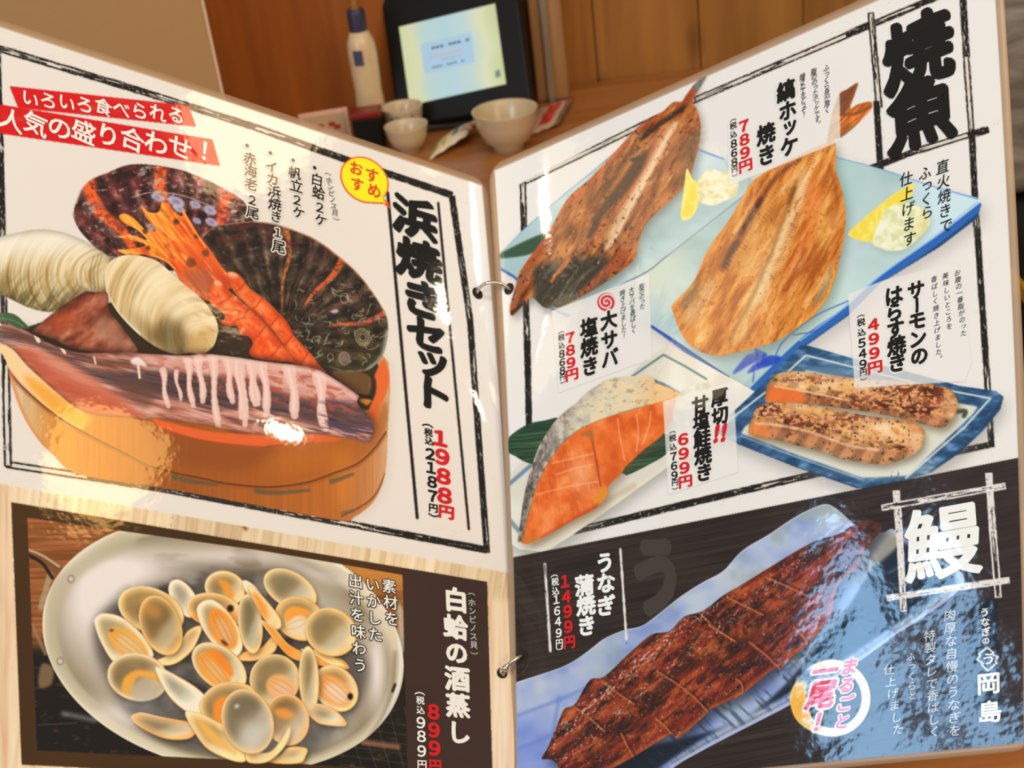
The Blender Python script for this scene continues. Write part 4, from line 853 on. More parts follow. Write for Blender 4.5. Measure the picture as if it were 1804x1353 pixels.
# --- square blue plate and two salmon strips
bp = [(1412, 608), (1424, 609), (1500, 631), (1600, 655), (1690, 680), (1755, 689), (1768, 699), (1762, 722), (1730, 760), (1690, 798), (1640, 832), (1610, 842), (1528, 860), (1510, 860), (1400, 822), (1300, 782), (1264, 764), (1268, 748), (1330, 690)]
shadow(bp, 'R', 4, 14, 12, .5, (130, 126, 120))
s = Print('printed_plate', bp, 'R', 'square plate with blue rim', False, 0, 3)
s.paint(ramp(fbm(s.X / 20, s.Y / 9, 4, 3), [(.3, (34, 72, 104)), (.55, (58, 98, 132)), (.8, (108, 142, 168))]))
s.paint((140, 164, 182), ss(640, 690, s.Y) * 0 + np.exp(-(((s.X - 1480) / 90) ** 2 + ((s.Y - 655) / 14) ** 2)) * .6)
inn = [(1420, 652), (1500, 668), (1640, 702), (1722, 716), (1716, 728), (1600, 838), (1520, 842), (1400, 800), (1306, 764), (1312, 752), (1345, 728)]
s.blob(inn, (214, 208, 188), 1, 1.2, False); s.paint((226, 220, 204), np.exp(-(((s.X - 1560) / 80) ** 2 + ((s.Y - 825) / 16) ** 2)) * .7)
s.line([(1270, 752), (1350, 690), (1420, 626), (1500, 646), (1640, 682), (1745, 702), (1700, 752), (1596, 842)], 1.7, (214, 214, 200), .9, 1, False)
s.line([(1306, 768), (1400, 804), (1522, 846)], 1.5, (190, 200, 206), .6, 1, False)
s.line([(1270, 770), (1300, 784), (1400, 824), (1510, 860)], 3, (30, 60, 92), .8, 1.5, False); s.line([(1766, 705), (1726, 768), (1640, 835)], 4, (28, 66, 100), .8, 2, False)
s.line(B6([(1160, 880), (1230, 875), (1225, 900)]), 4, (54, 70, 44), .9, 2)
def strip(pts, side, seed, charz):
    shadow(pts, 'R', 4, 8, 6, .6, (104, 84, 60), 4)
    s = Print('printed_salmon_strip', pts, 'R', 'charred salmon belly strip', True, 0, 5)
    u, v = s.rot(13, 1480, 700)
    n = fbm(u / 18, v / 10, seed, 4)
    s.paint(ramp(n, [(.25, (208, 134, 70)), (.42, (232, 180, 114)), (.6, (240, 206, 150)), (.85, (244, 222, 180))]))
    s.blob(side, (200, 136, 92), .85, 2)
    s.mul(1 - .22 * ss(.5, .95, np.abs(np.sin(u / 11 + v / 30))) * ss(-2, 8, v - np.median(v[s.a > .5])))
    for cx, cy, rx, ry, al in charz:
        s.paint((70, 30, 20), np.clip(np.exp(-(((s.X - cx) / rx) ** 2 + ((s.Y - cy) / ry) ** 2)) * 1.4 * ss(.38, .6, fbm(s.X / 6, s.Y / 4, seed + 5, 3)), 0, 1) * al * 1.0)
        s.paint((196, 84, 36), np.exp(-(((s.X - cx) / rx / 1.7) ** 2 + ((s.Y - cy) / ry / 1.7) ** 2)) * .32 * ss(.3, .6, n))
    s.paint((60, 30, 22), ss(.7, .8, fbm(s.X / 5, s.Y / 4, seed + 9, 2)) * .75)
    s.mul(.75, (1 - s.inner(4)) * .8)
    return s
h1 = B6([(150, 790), (160, 740), (200, 682), (260, 662), (330, 658), (450, 672), (600, 690), (720, 700), (840, 708), (960, 718), (1060, 730), (1150, 758), (1190, 820), (1175, 900), (1110, 962), (1000, 945), (800, 895), (500, 850), (300, 832), (165, 832)])
s = strip(h1, B6([(160, 740), (250, 745), (400, 780), (600, 820), (800, 860), (1000, 895), (1110, 900), (1150, 930), (1100, 965), (1000, 945), (800, 895), (500, 850), (300, 832), (160, 832)]), 6, [(1610, 688, 60, 10, .9), (1650, 700, 20, 16, .9), (1560, 712, 70, 9, .9), (1620, 725, 36, 9, 1), (1400, 668, 60, 6, .6), (1480, 700, 50, 8, .6)])
s.blob(B6([(155, 790), (170, 742), (230, 735), (330, 760), (370, 800), (340, 838), (165, 832)]), (230, 116, 50), .9, 3); s.blob(B6(ell(1130, 840, 46, 50, 0)), (206, 150, 110), .6, 5)
s.line(B6([(200, 740), (400, 775), (600, 818)]), 1.4, (242, 206, 160), .8, 1.4)
h2 = B6([(58, 970), (75, 910), (110, 850), (180, 830), (250, 826), (350, 836), (450, 850), (580, 876), (700, 900), (830, 916), (950, 938), (1005, 972), (1010, 1010), (1000, 1060), (970, 1095), (920, 1125), (800, 1162), (730, 1160), (650, 1150), (540, 1125), (450, 1092), (320, 1060), (200, 1030), (70, 1005)])
s = strip(h2, B6([(75, 930), (200, 950), (400, 990), (600, 1050), (800, 1090), (950, 1095), (900, 1130), (800, 1160), (650, 1150), (450, 1090), (200, 1030), (70, 1005)]), 16, [(1350, 722, 34, 12, .9), (1400, 742, 26, 9, 1), (1450, 755, 50, 10, .8), (1530, 780, 40, 8, .5), (1585, 790, 14, 6, .9), (1500, 735, 60, 8, .6)])
s.blob(B6([(60, 970), (90, 925), (160, 945), (170, 1020), (75, 1005)]), (230, 136, 66), .8, 3); s.line(B6([(100, 940), (250, 955), (400, 990), (600, 1060), (760, 1085)]), 2, (240, 206, 170), .7, 2); s.blob(B6(ell(960, 1020, 45, 60, 10)), (220, 168, 124), .6, 5)

# --- translucent white name tags
for i, t in enumerate(([(1283, 214), (1430, 158), (1479, 140), (1481, 249), (1358, 299), (1284, 328)], [(972, 548), (1144, 482), (1149, 632), (985, 692)], [(1168, 707), (1292, 672), (1301, 832), (1178, 872)], [(1494, 518), (1560, 493), (1690, 462), (1712, 640), (1700, 672), (1506, 684)])):
    s = Print('printed_tag', t, 'R', 'translucent white tag', False, 0, 8); s.paint((227, 218, 206), .78)

# ---------------------------------------------------------------- eel panel
s = Print('printed_panel', [(880, 987), (903, 982), (1796, 806), (1830, 800), (1830, 1410), (880, 1410)], 'R', 'dark wood panel', False, 0, 1)
u, v = s.rot(-11)
s.paint(ramp(fbm(u / 150, v / 2.6, 3, 4) * .7 + .3 * fbm(u / 90, v / 30, 9, 2), [(.25, (34, 26, 22)), (.5, (52, 40, 34)), (.75, (70, 55, 46))])); s.paint((60, 46, 48), ss(1450, 1750, s.X) * .5)
s = Print('printed_navy_strip', [(1709, 1060), (1757, 1053), (1764, 1262), (1716, 1268)], 'R', None, False, 1, 2); s.paint((26, 30, 44), .8)
ep = [(890, 1215), (908, 1203), (950, 1189), (988, 1176), (1015, 1162), (1040, 1144), (1065, 1125), (1100, 1110), (1132, 1102), (1165, 1078), (1199, 1051), (1238, 1026), (1274, 1006), (1308, 970), (1354, 942), (1399, 912), (1437, 893), (1460, 889), (1483, 904), (1503, 922), (1530, 934), (1555, 938), (1573, 932), (1596, 950), (1650, 985), (1691, 1007), (1696, 1030), (1657, 1067), (1581, 1117), (1513, 1166), (1455, 1205), (1392, 1242), (1297, 1291), (1240, 1321), (1186, 1353), (1120, 1410), (890, 1410)]
s = Print('printed_plate', ep, 'R', 'pale blue and navy eel plate', True, 0, 2)
s.paint(ramp(fbm(s.X / 60, s.Y / 50, 5, 3), [(.3, (136, 150, 188)), (.5, (164, 174, 198)), (.75, (186, 190, 196))])); s.paint((154, 164, 158), ss(.4, .7, fbm(s.X / 50, s.Y / 40, 15, 3)) * ss(1000, 1120, s.X) * .8)
s.paint((120, 140, 202), ss(1050, 930, s.X) * ss(1230, 1290, s.Y) * .55)
for p in ([(908, 1262), (980, 1235), (1060, 1200)], [(912, 1320), (985, 1290)], [(985, 1230), (970, 1320)]): s.line(p, 3, (110, 128, 190), .6, 3)
ang = s.Y + .62 * (s.X - 908)
s.blob([(1320, 1260), (1480, 1090), (1560, 960), (1590, 955), (1680, 1012), (1650, 1050), (1570, 1105), (1500, 1152), (1390, 1222), (1297, 1272), (1240, 1300), (1180, 1340), (1100, 1390), (1100, 1330)], (22, 34, 48), 1, 3)
s.paint((44, 62, 84), ss(.5, .75, fbm((s.X - s.Y) / 8, (s.X + s.Y) / 60, 8, 3)) * ss(1080, 1200, s.X) * ss(1105, 1160, s.Y + (s.X - 1400) * .5) * .6)
s.blob([(1500, 940), (1560, 936), (1590, 952), (1540, 1000), (1500, 1030)], (176, 166, 146), .85, 3)
s.line(ep[25:35], 6, (176, 178, 206), .95, 1.5); s.line([(x - 3, y - 8) for x, y in ep[27:35]], 2, (104, 116, 122), .6, 2)
s.line(ep[1:20], 1.4, (214, 210, 208), .8, 1.2)
el = D1([(296, 1300), (330, 1240), (380, 1120), (420, 1030), (480, 1000), (560, 870), (640, 850), (780, 720), (900, 620), (1000, 600), (1080, 520), (1180, 490), (1300, 400), (1400, 342)]) + D2([(480, 318), (620, 268), (700, 222), (770, 203), (830, 225), (800, 280), (750, 345), (722, 420), (640, 485), (606, 560), (592, 640), (490, 775), (420, 830), (352, 895), (330, 890), (182, 1008), (120, 1040), (0, 1095)]) + D1([(1210, 1048), (1050, 1186), (1000, 1170), (800, 1292), (700, 1345), (560, 1400), (420, 1410), (378, 1330), (340, 1305)])
shadow(el, 'R', 10, 10, 8, .6, (18, 24, 34), 2)
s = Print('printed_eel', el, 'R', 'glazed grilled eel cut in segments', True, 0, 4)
u, v = s.rot(-40, 1230, 1130)
s.paint(ramp(fbm(u / 50, v / 12, 6, 4), [(.25, (50, 20, 14)), (.42, (104, 34, 20)), (.6, (144, 54, 28)), (.85, (188, 96, 48))]))
s.paint((34, 22, 18), ss(.5, .72, fbm(u / 34, v / 6, 16, 4)) * .75)
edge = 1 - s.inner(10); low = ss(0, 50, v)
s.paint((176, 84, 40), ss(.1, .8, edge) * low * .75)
s.line(D1([(500, 1180), (700, 1100), (900, 960), (1100, 780)]) + D2([(200, 760), (330, 640), (500, 540), (640, 440)]), 6, (44, 24, 18), .6, 8)
for p in ([(620, 870), (700, 930), (800, 1000)], [(930, 820), (1040, 890), (1130, 960), (1212, 1046)], [(925, 1080), (980, 1130), (1022, 1180)], [(735, 1165), (770, 1240), (800, 1290)], [(1165, 500), (1250, 580), (1340, 645)], [(470, 1010), (560, 1080), (640, 1150)]): s.line(D1(p), 1.6, (190, 104, 56), .95, 1.2); s.line([(x + 3, y - 2) for x, y in D1(p)], 1.6, (36, 18, 12), .6, 2)
for p in ([(110, 560), (190, 600), (272, 640)], [(25, 690), (90, 730), (145, 765)], [(295, 470), (390, 510), (480, 552)], [(215, 770), (290, 830), (350, 890)], [(420, 700), (460, 740), (480, 775)], [(150, 940), (175, 960), (185, 1008)]): s.line(D2(p), 1.7, (196, 104, 60), .95, 1.2); s.line([(x + 3, y - 2) for x, y in D2(p)], 1.6, (36, 18, 12), .6, 2)
for cx, cy, r in ((1240, 1140, 22), (1110, 1250, 18), (1060, 1190, 14), (1310, 1110, 20), (1360, 1050, 18), (1050, 1310, 16), (1130, 1210, 12)): s.paint((206, 100, 36), np.exp(-(((s.X - cx) / r / 1.5) ** 2 + ((s.Y - cy) / r) ** 2)) * .55 * ss(.3, .6, fbm(s.X / 8, s.Y / 8, 9, 2)))
ridge = np.exp(-((v + 34 + .02 * u) / 12) ** 2) + np.exp(-((v - 6) / 10) ** 2) * .7
s.paint((214, 184, 172), ss(.6, .74, fbm(u / 5, v / 2.6, 26, 3)) * np.clip(.12 + ridge, 0, 1) * .85)
s.paint((246, 232, 220), ss(.76, .84, fbm(u / 2.4, v / 2.4, 36, 2)) * .5); s.paint((206, 110, 52), ss(.6, .8, fbm(u / 22, v / 9, 91, 3)) * .5); s.paint((232, 206, 190), ss(.62, .72, fbm(u / 9, v / 3, 93, 3)) * np.exp(-((v + 40) / 9) ** 2) * .8)
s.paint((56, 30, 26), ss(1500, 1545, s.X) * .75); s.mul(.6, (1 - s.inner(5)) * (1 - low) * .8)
# title well in white rules
s = Print('printed_border', [(1545, 820), (1785, 820), (1790, 1085), (1555, 1090)], 'R', None, False, 0, 5)
before = s.c.copy(); W_, K_ = (222, 212, 200), (58, 46, 44)
sketch(s, (1579, 864), (1585, 945), 13, W_, K_, 41, .5); sketch(s, (1585, 940), (1592, 1078), 12, W_, K_, 42, .45); sketch(s, (1742, 833), (1749, 936), 13, W_, K_, 43, .35); sketch(s, (1749, 934), (1759, 1053), 13, W_, K_, 44, .55)
sketch(s, (1553, 895), (1668, 874), 12, W_, K_, 45, .5); sketch(s, (1666, 875), (1772, 856), 12, W_, K_, 46, .5); sketch(s, (1562, 1054), (1662, 1039), 11, W_, K_, 47, .5); sketch(s, (1660, 1039), (1779, 1022), 12, W_, K_, 48, .4)
PRINTS[-1] = PRINTS[-1][:5] + (np.where(np.abs(s.c - before).sum(-1) > .06, s.a, 0).astype(np.float32), 5)
for pa, pb, w_, sd, pl_ in (((960, 992), (970, 1149), 5, 51, [(952, 985), (975, 985), (980, 1155), (958, 1155)]), ((1093, 966), (1104, 1128), 4.5, 52, [(1086, 958), (1108, 958), (1112, 1136), (1090, 1136)])):
    s = Print('printed_rule', pl_, 'R', None, False, 0, 5); before = s.c.copy(); sketch(s, pa, pb, w_, W_, K_, sd, .3)
    PRINTS[-1] = PRINTS[-1][:5] + (np.where(np.abs(s.c - before).sum(-1) > .06, s.a, 0).astype(np.float32), 5)
# brush ring emblem
s = Print('printed_brush_ring', ell(1466, 1230, 74, 74, 0), 'R', 'yellow brushed ring emblem', True, 0, 6)
before = s.c.copy(); r, th = rad(s, 1466, 1230); q = th + math.pi
w = 8 + 8 * np.exp(-((np.mod(th - math.pi * .93 + 3.14159, 6.28318) - 3.14159) / .55) ** 2)
al = ss(1.4, -1.4, np.abs(r - 60) - w) * (1 - .9 * np.exp(-((th + 2.45) / .2) ** 2))
s.paint((234, 222, 190), al); s.paint((240, 176, 60), al * np.exp(-((np.mod(th - math.pi * .93 + 3.14159, 6.28318) - 3.14159) / .75) ** 2))
s.paint((60, 50, 30), ss(3, 0, np.abs(r - 56)) * ss(.5, .8, fbm(th * 6, r / 2, 3, 2)) * ss(.5, .3, np.abs(th - 2.6)) * .7)
PRINTS[-1] = PRINTS[-1][:5] + (np.where(np.abs(s.c - before).sum(-1) > .03, s.a, 0).astype(np.float32), 6)
# emblem diamond with stepped sides
s = Print('printed_diamond', [(1718, 1135), (1764, 1135), (1764, 1186), (1718, 1186)], 'R', 'white stepped diamond mark', False, 0, 6)
before = s.c.copy(); D = zz(1380, 1040, 4.255, [(1530, 430), (1575, 468), (1570, 482), (1610, 500), (1590, 530), (1600, 545), (1535, 605), (1490, 562), (1497, 548), (1453, 520), (1478, 492), (1468, 478)])
s.line(D + D[:1], 1.7, (224, 216, 206), 1, .9, False)
PRINTS[-1] = PRINTS[-1][:5] + (np.where(np.abs(s.c - before).sum(-1) > .03, s.a, 0).astype(np.float32), 6)
# red whirl mark
s = Print('printed_whirl', ell(1069, 532.5, 17, 18, 0), 'R', 'red whirl mark', True, 0, 9)
r, th = rad(s, 1069, 532.5); r = r / np.array(1.0); before = s.c.copy()
s.paint((206, 26, 34), ss(1, -1, np.abs(np.mod(r - 1.1 - th / 6.28318 * 7.2, 7.2) - 3.6) - 2.1) * ss(17, 15.5, r))
ART_OF['R'] = ART
# ---------------------------------------------------------------- menu materials
WHITE_REF = {'L': s2l(np.array((225, 210, 191)) / 255.), 'R': s2l(np.array((227, 218, 206)) / 255.)}
ALB = .80
def albedo(k, c): return np.clip((s2l(np.clip(c, 0, 1)) / WHITE_REF[k]) ** 1.12 * ALB, 0, .9)
m_print = mat('laminated print', (1, 1, 1, 1)); _a = node(m_print, 'ShaderNodeVertexColor', layer_name='Col')
wire(m_print, _a.outputs[0], m_print.node_tree.nodes['Principled BSDF'].inputs['Base Color']); laminate(m_print)
def ink(name, r, g, b):
    c = albedo('L', np.array((r, g, b)) / 255.); return laminate(mat(name, (*[float(x) for x in c], 1)))
INK = dict(k=ink('black ink', 16, 12, 10), r=ink('red ink', 206, 26, 30), w=ink('white ink', 232, 222, 208), p=ink('paper white ink', 222, 206, 186), o=ink('orange red ink', 220, 74, 26), g=ink('ghost ink', 72, 59, 50), s=ink('grey ink', 196, 190, 180), x=ink('dark shade ink', 40, 32, 26), m=ink('pinkish red ink', 222, 62, 84))
m_film = mat('clear laminate edge', rgb(198, 168, 136), .3, 0, 1.0, Alpha=.46)
m_steel = mat('bright steel', rgb(200, 190, 176), .18, 1)
m_hole = mat('dark hole disc', rgb(20, 16, 14), .8)  # dark colour paints the shade inside the ring holes

# ---------------------------------------------------------------- menu
menu = empty('menu', ROOT, 'open laminated ring-bound restaurant menu with printed seafood dishes, standing in the foreground', 'menu')
PAGES = {}
def bil(A, x, y):
    h, w = A.shape[:2]; x = np.clip(x - .5, 0, w - 1.001); y = np.clip(y - .5, 0, h - 1.001)
    i = x.astype(int); j = y.astype(int); fx = x - i; fy = y - j
    if A.ndim == 3: fx = fx[..., None]; fy = fy[..., None]
    return (A[j, i] * (1 - fx) + A[j, i + 1] * fx) * (1 - fy) + (A[j + 1, i] * (1 - fx) + A[j + 1, i + 1] * fx) * fy
LAT = {}
for k in 'LR':
    nu, nv = int(PW / .0003), int(PH / .0003)
    U, V = np.meshgrid(np.linspace(0, 1, nu), np.linspace(0, 1, nv), indexing='ij')
    LAT[k] = (U, V, surf(k, U, V).astype(np.float32), normal(k, U, V).astype(np.float32), to_px(k, U, V).astype(np.float32))
    # the sheet itself: paper front, plain back
    s = 2; P = LAT[k][2][::s, ::s]; N = LAT[k][3][::s, ::s]; X = LAT[k][4][::s, ::s]; a, b = P.shape[:2]
    col = albedo(k, bil(ART_OF[k], X[..., 0] - AX, X[..., 1] - AY))
    idx = np.arange(a * b).reshape(a, b)
    F = np.stack([idx[:-1, :-1], idx[:-1, 1:], idx[1:, 1:], idx[1:, :-1]], -1).reshape(-1, 4)
    B = P[::12, ::12] - N[::12, ::12] * .0006; a2, b2 = B.shape[:2]; id2 = np.arange(a2 * b2).reshape(a2, b2) + a * b
    F2 = np.stack([id2[:-1, :-1], id2[1:, :-1], id2[1:, 1:], id2[:-1, 1:]], -1).reshape(-1, 4)
    me = np_mesh('page', np.concatenate([P.reshape(-1, 3), B.reshape(-1, 3)]), np.concatenate([F, F2]), np.concatenate([col.reshape(-1, 3), np.full((a2 * b2, 3), ALB)]))
    PAGES[k] = link('page', me, m_print, menu, True)
    tag(PAGES[k], {'L': 'left page with a seafood tub above steamed clams', 'R': 'right page with grilled fish above an eel'}[k])
    # clear film border with rounded corners
    def rr(x0, y0, x1, y1, r, n=9):
        o = []
        for cx, cy, a0 in ((x1 - r, y0 + r, -90), (x1 - r, y1 - r, 0), (x0 + r, y1 - r, 90), (x0 + r, y0 + r, 180)):
            for i in range(n): t = math.radians(a0 + 90 * i / (n - 1)); o.append((cx + r * math.cos(t), cy + r * math.sin(t)))
        q = []
        for i, (x, y) in enumerate(o):
            x2, y2 = o[(i + 1) % len(o)]; L = math.hypot(x2 - x, y2 - y); m = max(1, int(L / .012))
            q += [(x + (x2 - x) * j / m, y + (y2 - y) * j / m) for j in range(m)]
        return np.array(q)
    mg = .0032
    O = rr(-mg, -mg, PW + mg, PH + mg, .009); I = O.copy()
    I[:, 0] = np.clip(I[:, 0], .0007, PW - .0007); I[:, 1] = np.clip(I[:, 1], .0007, PH - .0007)
    def on(Q, dz): return surf(k, Q[:, 0] / PW, Q[:, 1] / PH) + normal(k, Q[:, 0] / PW, Q[:, 1] / PH) * dz
    n = len(O); VV = np.concatenate([on(I, .0001), on(O, .0001), on(O, -.0007), on(I, -.0007)]); i = np.arange(n); j = (i + 1) % n
    F = np.concatenate([np.stack([i + n * t, i + n * (t + 1), j + n * (t + 1), j + n * t], -1) for t in range(3)])
    tag(link('laminate_edge', np_mesh('laminate_edge', VV, F), m_film, PAGES[k]), 'clear glossy film border')

# printed motifs, each its own patch on its page
def patch(name, label, k, x0, y0, al, layer):
    U, V, P, N, X = LAT[k]; h, w = al.shape
    inb = (X[..., 0] > x0) & (X[..., 0] < x0 + w) & (X[..., 1] > y0) & (X[..., 1] < y0 + h)
    if not inb.any(): return
    ii = np.where(inb.any(1))[0]; jj = np.where(inb.any(0))[0]; sl = (slice(ii[0], ii[-1] + 1), slice(jj[0], jj[-1] + 1))
    x = X[sl]; A = bil(al, x[..., 0] - x0, x[..., 1] - y0) * inb[sl]
    act = A > .06; q = act[:-1, :-1] & act[1:, :-1] & act[:-1, 1:] & act[1:, 1:]
    if not q.any(): return
    idx = np.arange(act.size).reshape(act.shape)
    F = np.stack([idx[:-1, :-1][q], idx[:-1, 1:][q], idx[1:, 1:][q], idx[1:, :-1][q]], -1)
    used, inv = np.unique(F, return_inverse=True); F = inv.reshape(-1, 4)
    p = (P[sl] + N[sl] * (layer * LAYER)).reshape(-1, 3)[used]; xx = x.reshape(-1, 2)[used]
    col = albedo(k, bil(ART_OF[k], xx[:, 0] - AX, xx[:, 1] - AY))
    o = link(name, np_mesh(name, p, F, col), m_print, PAGES[k], True)
    if label: o['label'] = label
for i_, q in enumerate(PRINTS): patch(*q[:6], q[6] + i_ * .04)

# ---------------------------------------------------------------- printed lettering
_gl = {}
def glyph(ch):
    if ch in '0123456789': ch = chr(ord(ch) + 0xFEE0)
    if ch not in _gl:
        cu = bpy.data.curves.new('g', 'FONT'); cu.body = ch; cu.resolution_u = 3
        o = bpy.data.objects.new('g', cu); COL.objects.link(o); bpy.context.view_layer.update()
        ev = o.evaluated_get(bpy.context.evaluated_depsgraph_get()); me = ev.to_mesh(); me.calc_loop_triangles()
        v = np.zeros(len(me.vertices) * 3); me.vertices.foreach_get('co', v); v = v.reshape(-1, 3)[:, :2]
        t = np.zeros(len(me.loop_triangles) * 3, int); me.loop_triangles.foreach_get('vertices', t); t = t.reshape(-1, 3)
        ev.to_mesh_clear(); bpy.data.objects.remove(o); bpy.data.curves.remove(cu)
        if ch.isascii() or ch in '（）ー！・': v = v - (v.min(0) + v.max(0)) / 2
        else: v = v - np.array((.5, .38))
        if ch in '（）ー()': v = np.stack([v[:, 1], -v[:, 0]], 1)
        if '０' <= ch <= '９': v = v * (.9, .86)
        if ch in 'っッ': v = v + np.array((.1, .1))
        if ch in '。': v = v + np.array((.6, .6))
        _gl[ch] = (v, t)
    return _gl[ch]
NIB = [(math.cos(t), math.sin(t)) for t in np.linspace(0, 2 * math.pi, 10, endpoint=False)]
def nib(w, flat=1., deg=-40):
    """offsets of a brush nib: w is the stroke gain in em, flat < 1 makes it chisel shaped"""
    if w <= 0: return [(0, 0)]
    c, s = math.cos(math.radians(deg)), math.sin(math.radians(deg)); o = [(0, 0)]
    for k in ([1] if w < .045 else [.5, 1]):
        o += [(k * w * (x * c - flat * y * s), k * w * (x * s + flat * y * c)) for x, y in NIB]
    return o
def lettering(name, page, chars, col, nb, layer, label=None, slant=0., wide=1., tall=1., rot=0., horiz=False, wob=0.):
    """chars: (character, x, y, size) with centres and sizes measured on the artwork"""
    VS, FS, ZS, n0 = [], [], [], 0
    P = np.array([(c[1], c[2]) for c in chars], float); uv = to_uv(page, P); e = 1.
    ux = to_uv(page, P + (e, 0)) - uv; uy = to_uv(page, P + (0, e)) - uv
    mm = np.sqrt(np.abs(ux[:, 0] * uy[:, 1] - ux[:, 1] * uy[:, 0]) * PW * PH)
    R = math.radians(rot); cr, sr = math.cos(R), math.sin(R)
    for i, (ch, x, y, size) in enumerate(chars):
        if ch == ' ': continue
        v, t = glyph(ch); s = size * mm[i]
        for kk, (dx, dy) in enumerate(nb):
            g = v + np.array((dx, dy))
            if wob: g = g + wob * np.stack([np.sin(g[:, 1] * 9 + i * 2), np.sin(g[:, 0] * 8 + i)], 1)
            gx = (g[:, 0] + slant * g[:, 1]) * wide * s; gy = g[:, 1] * tall * s
            VS.append(np.stack([uv[i, 0] + (gx * cr - gy * sr) / PW, uv[i, 1] - (gx * sr + gy * cr) / PH], 1)); FS.append(t + n0); n0 += len(v); ZS.append(np.full(len(v), kk * 3e-6 + (i % 2) * 1.5e-6))
    U = np.concatenate(VS); F = np.concatenate(FS)
    V = surf(page, U[:, 0], U[:, 1]) + normal(page, U[:, 0], U[:, 1]) * (layer * LAYER + np.concatenate(ZS))[:, None]
    me = np_mesh(name, V, F); me.polygons.foreach_set('use_smooth', [True] * len(me.polygons)); me.normals_split_custom_set_from_vertices(normal(page, U[:, 0], U[:, 1]).tolist())
    o = link(name, me, INK[col], PAGES[page])
    if label: o['label'] = label
    return o
def col_of(s, x0, y0, x1, y1, size):
    n = len(s); return [(c, x0 + (x1 - x0) * i / max(n - 1, 1), y0 + (y1 - y0) * i / max(n - 1, 1), size) for i, c in enumerate(s)]
T = 16                                              # lettering layer
# left page
ban1 = col_of('いろいろ食べられる', 53, 174, 310, 203, 31); ban2 = col_of('人気の盛り合わせ！', 20, 212, 360, 266, 43)
lettering('printed_slogan', 'L', ban1, 'w', nib(.022, .6), T, 'white slogan on the upper banner', horiz=True, rot=-6, tall=1.0)
lettering('printed_slogan', 'L', ban2, 'w', nib(.022, .6), T, 'white slogan on the lower banner', horiz=True, rot=-8)
items = [[('・', 435, 257, 26), ('赤', 440, 280, 23), ('海', 441.5, 302, 23), ('老', 442, 325, 23), ('2', 444, 353, 24), ('尾', 445, 375, 23)],
         [('・', 476, 270, 26), ('イ', 478, 294, 22), ('カ', 480, 316, 23), ('浜', 483, 338, 24), ('焼', 484, 360, 24), ('き', 486, 382, 22), ('1', 489, 410, 24), ('尾', 491, 435, 24)],
         [('・', 516, 283, 26), ('帆', 519, 305, 23), ('立', 522, 328, 24), ('2', 523, 353, 25), ('ケ', 526, 375, 22)],
         [('・', 554, 296, 26), ('白', 558, 317, 23), ('蛤', 561, 340, 24), ('2', 563, 366, 25), ('ケ', 565, 388, 22)],
         col_of('（ホンビノス貝）', 577, 307, 592, 386, 12)]
for it, lb in zip(items, ('prawns', 'grilled squid', 'scallops', 'white clams', 'small reading in brackets')):
    big = lb[0] != 's' or lb == 'scallops'
    lettering('printed_outline', 'L', it, 'p', nib(.12 if big else .06), T - 3, slant=.12)
    lettering('printed_item', 'L', it, 'k', nib(.026 if big else .01, .6), T, 'list line: ' + lb, slant=.12)
lettering('printed_note', 'L', [('お', 627, 297, 25), ('す', 629, 325, 25), ('す', 655, 309, 26), ('め', 659, 336, 26)], 'o', nib(.03, .6), T, 'red lettering in the bubble', slant=.1)
lettering('printed_title', 'L', [('浜', 731, 384, 74), ('焼', 738, 458, 74), ('き', 745, 528, 72), ('セ', 751, 590, 66), ('ッ', 754, 640, 62), ('ト', 762, 692, 66)], 'k', nib(.062, .6, -50), T, 'heavy black dish title', tall=.93, wide=1.12, slant=.08, wob=.012)
lettering('printed_price', 'L', [('1', 775, 772, 39), ('9', 779, 805, 39), ('8', 781, 839, 39), ('8', 783, 873, 39), ('円', 786, 902, 25)], 'r', nib(.045, .9), T, 'red price', slant=.06, wide=1.2)
lettering('printed_price', 'L', [('（', 753, 750, 18), ('税', 754.5, 762, 14), ('込', 756, 777, 15), ('2', 757.5, 800, 29), ('1', 759, 824, 29), ('8', 761, 849, 29), ('7', 762, 874, 29), ('円', 763, 895, 16), ('）', 764, 908, 18)], 'k', nib(.036, .9), T, 'black price with tax', slant=.06, wide=1.1)
say = col_of('素材を', 685, 1033, 690, 1090, 26) + col_of('いかした', 656, 1030, 661, 1118, 26) + col_of('出汁を味わう', 626, 1024, 634, 1172, 26)
lettering('printed_outline', 'L', say, 'x', nib(.075), T - 3); lettering('printed_note', 'L', say, 'w', nib(.012, .6), T, 'white saying over the pan')
lettering('printed_title', 'L', [('白', 802.5, 1057, 44), ('蛤', 802.5, 1105, 44), ('の', 804, 1150, 41), ('酒', 805, 1196, 45), ('蒸', 806.5, 1243, 44), ('し', 808, 1290, 42)], 'w', nib(.05, .7, -45), T, 'heavy white dish title', wob=.008)
lettering('printed_note', 'L', col_of('（ホンビノス貝）', 830, 1047, 835, 1151, 14), 's', nib(.008), T, 'small grey reading in brackets')
lettering('printed_price', 'L', [('8', 763, 1254, 38), ('9', 764, 1286, 38), ('9', 765, 1318, 38), ('円', 766, 1349, 24)], 'r', nib(.045, .9), T, 'red price')
lettering('printed_price', 'L', [('（', 739, 1222, 18), ('税', 740, 1234, 15), ('込', 740.5, 1251, 15), ('9', 741, 1273, 30), ('8', 742, 1297, 30), ('9', 742.5, 1323, 30), ('円', 743, 1347, 18), ('）', 743, 1361, 18)], 'w', nib(.025, .9), T, 'white price with tax')
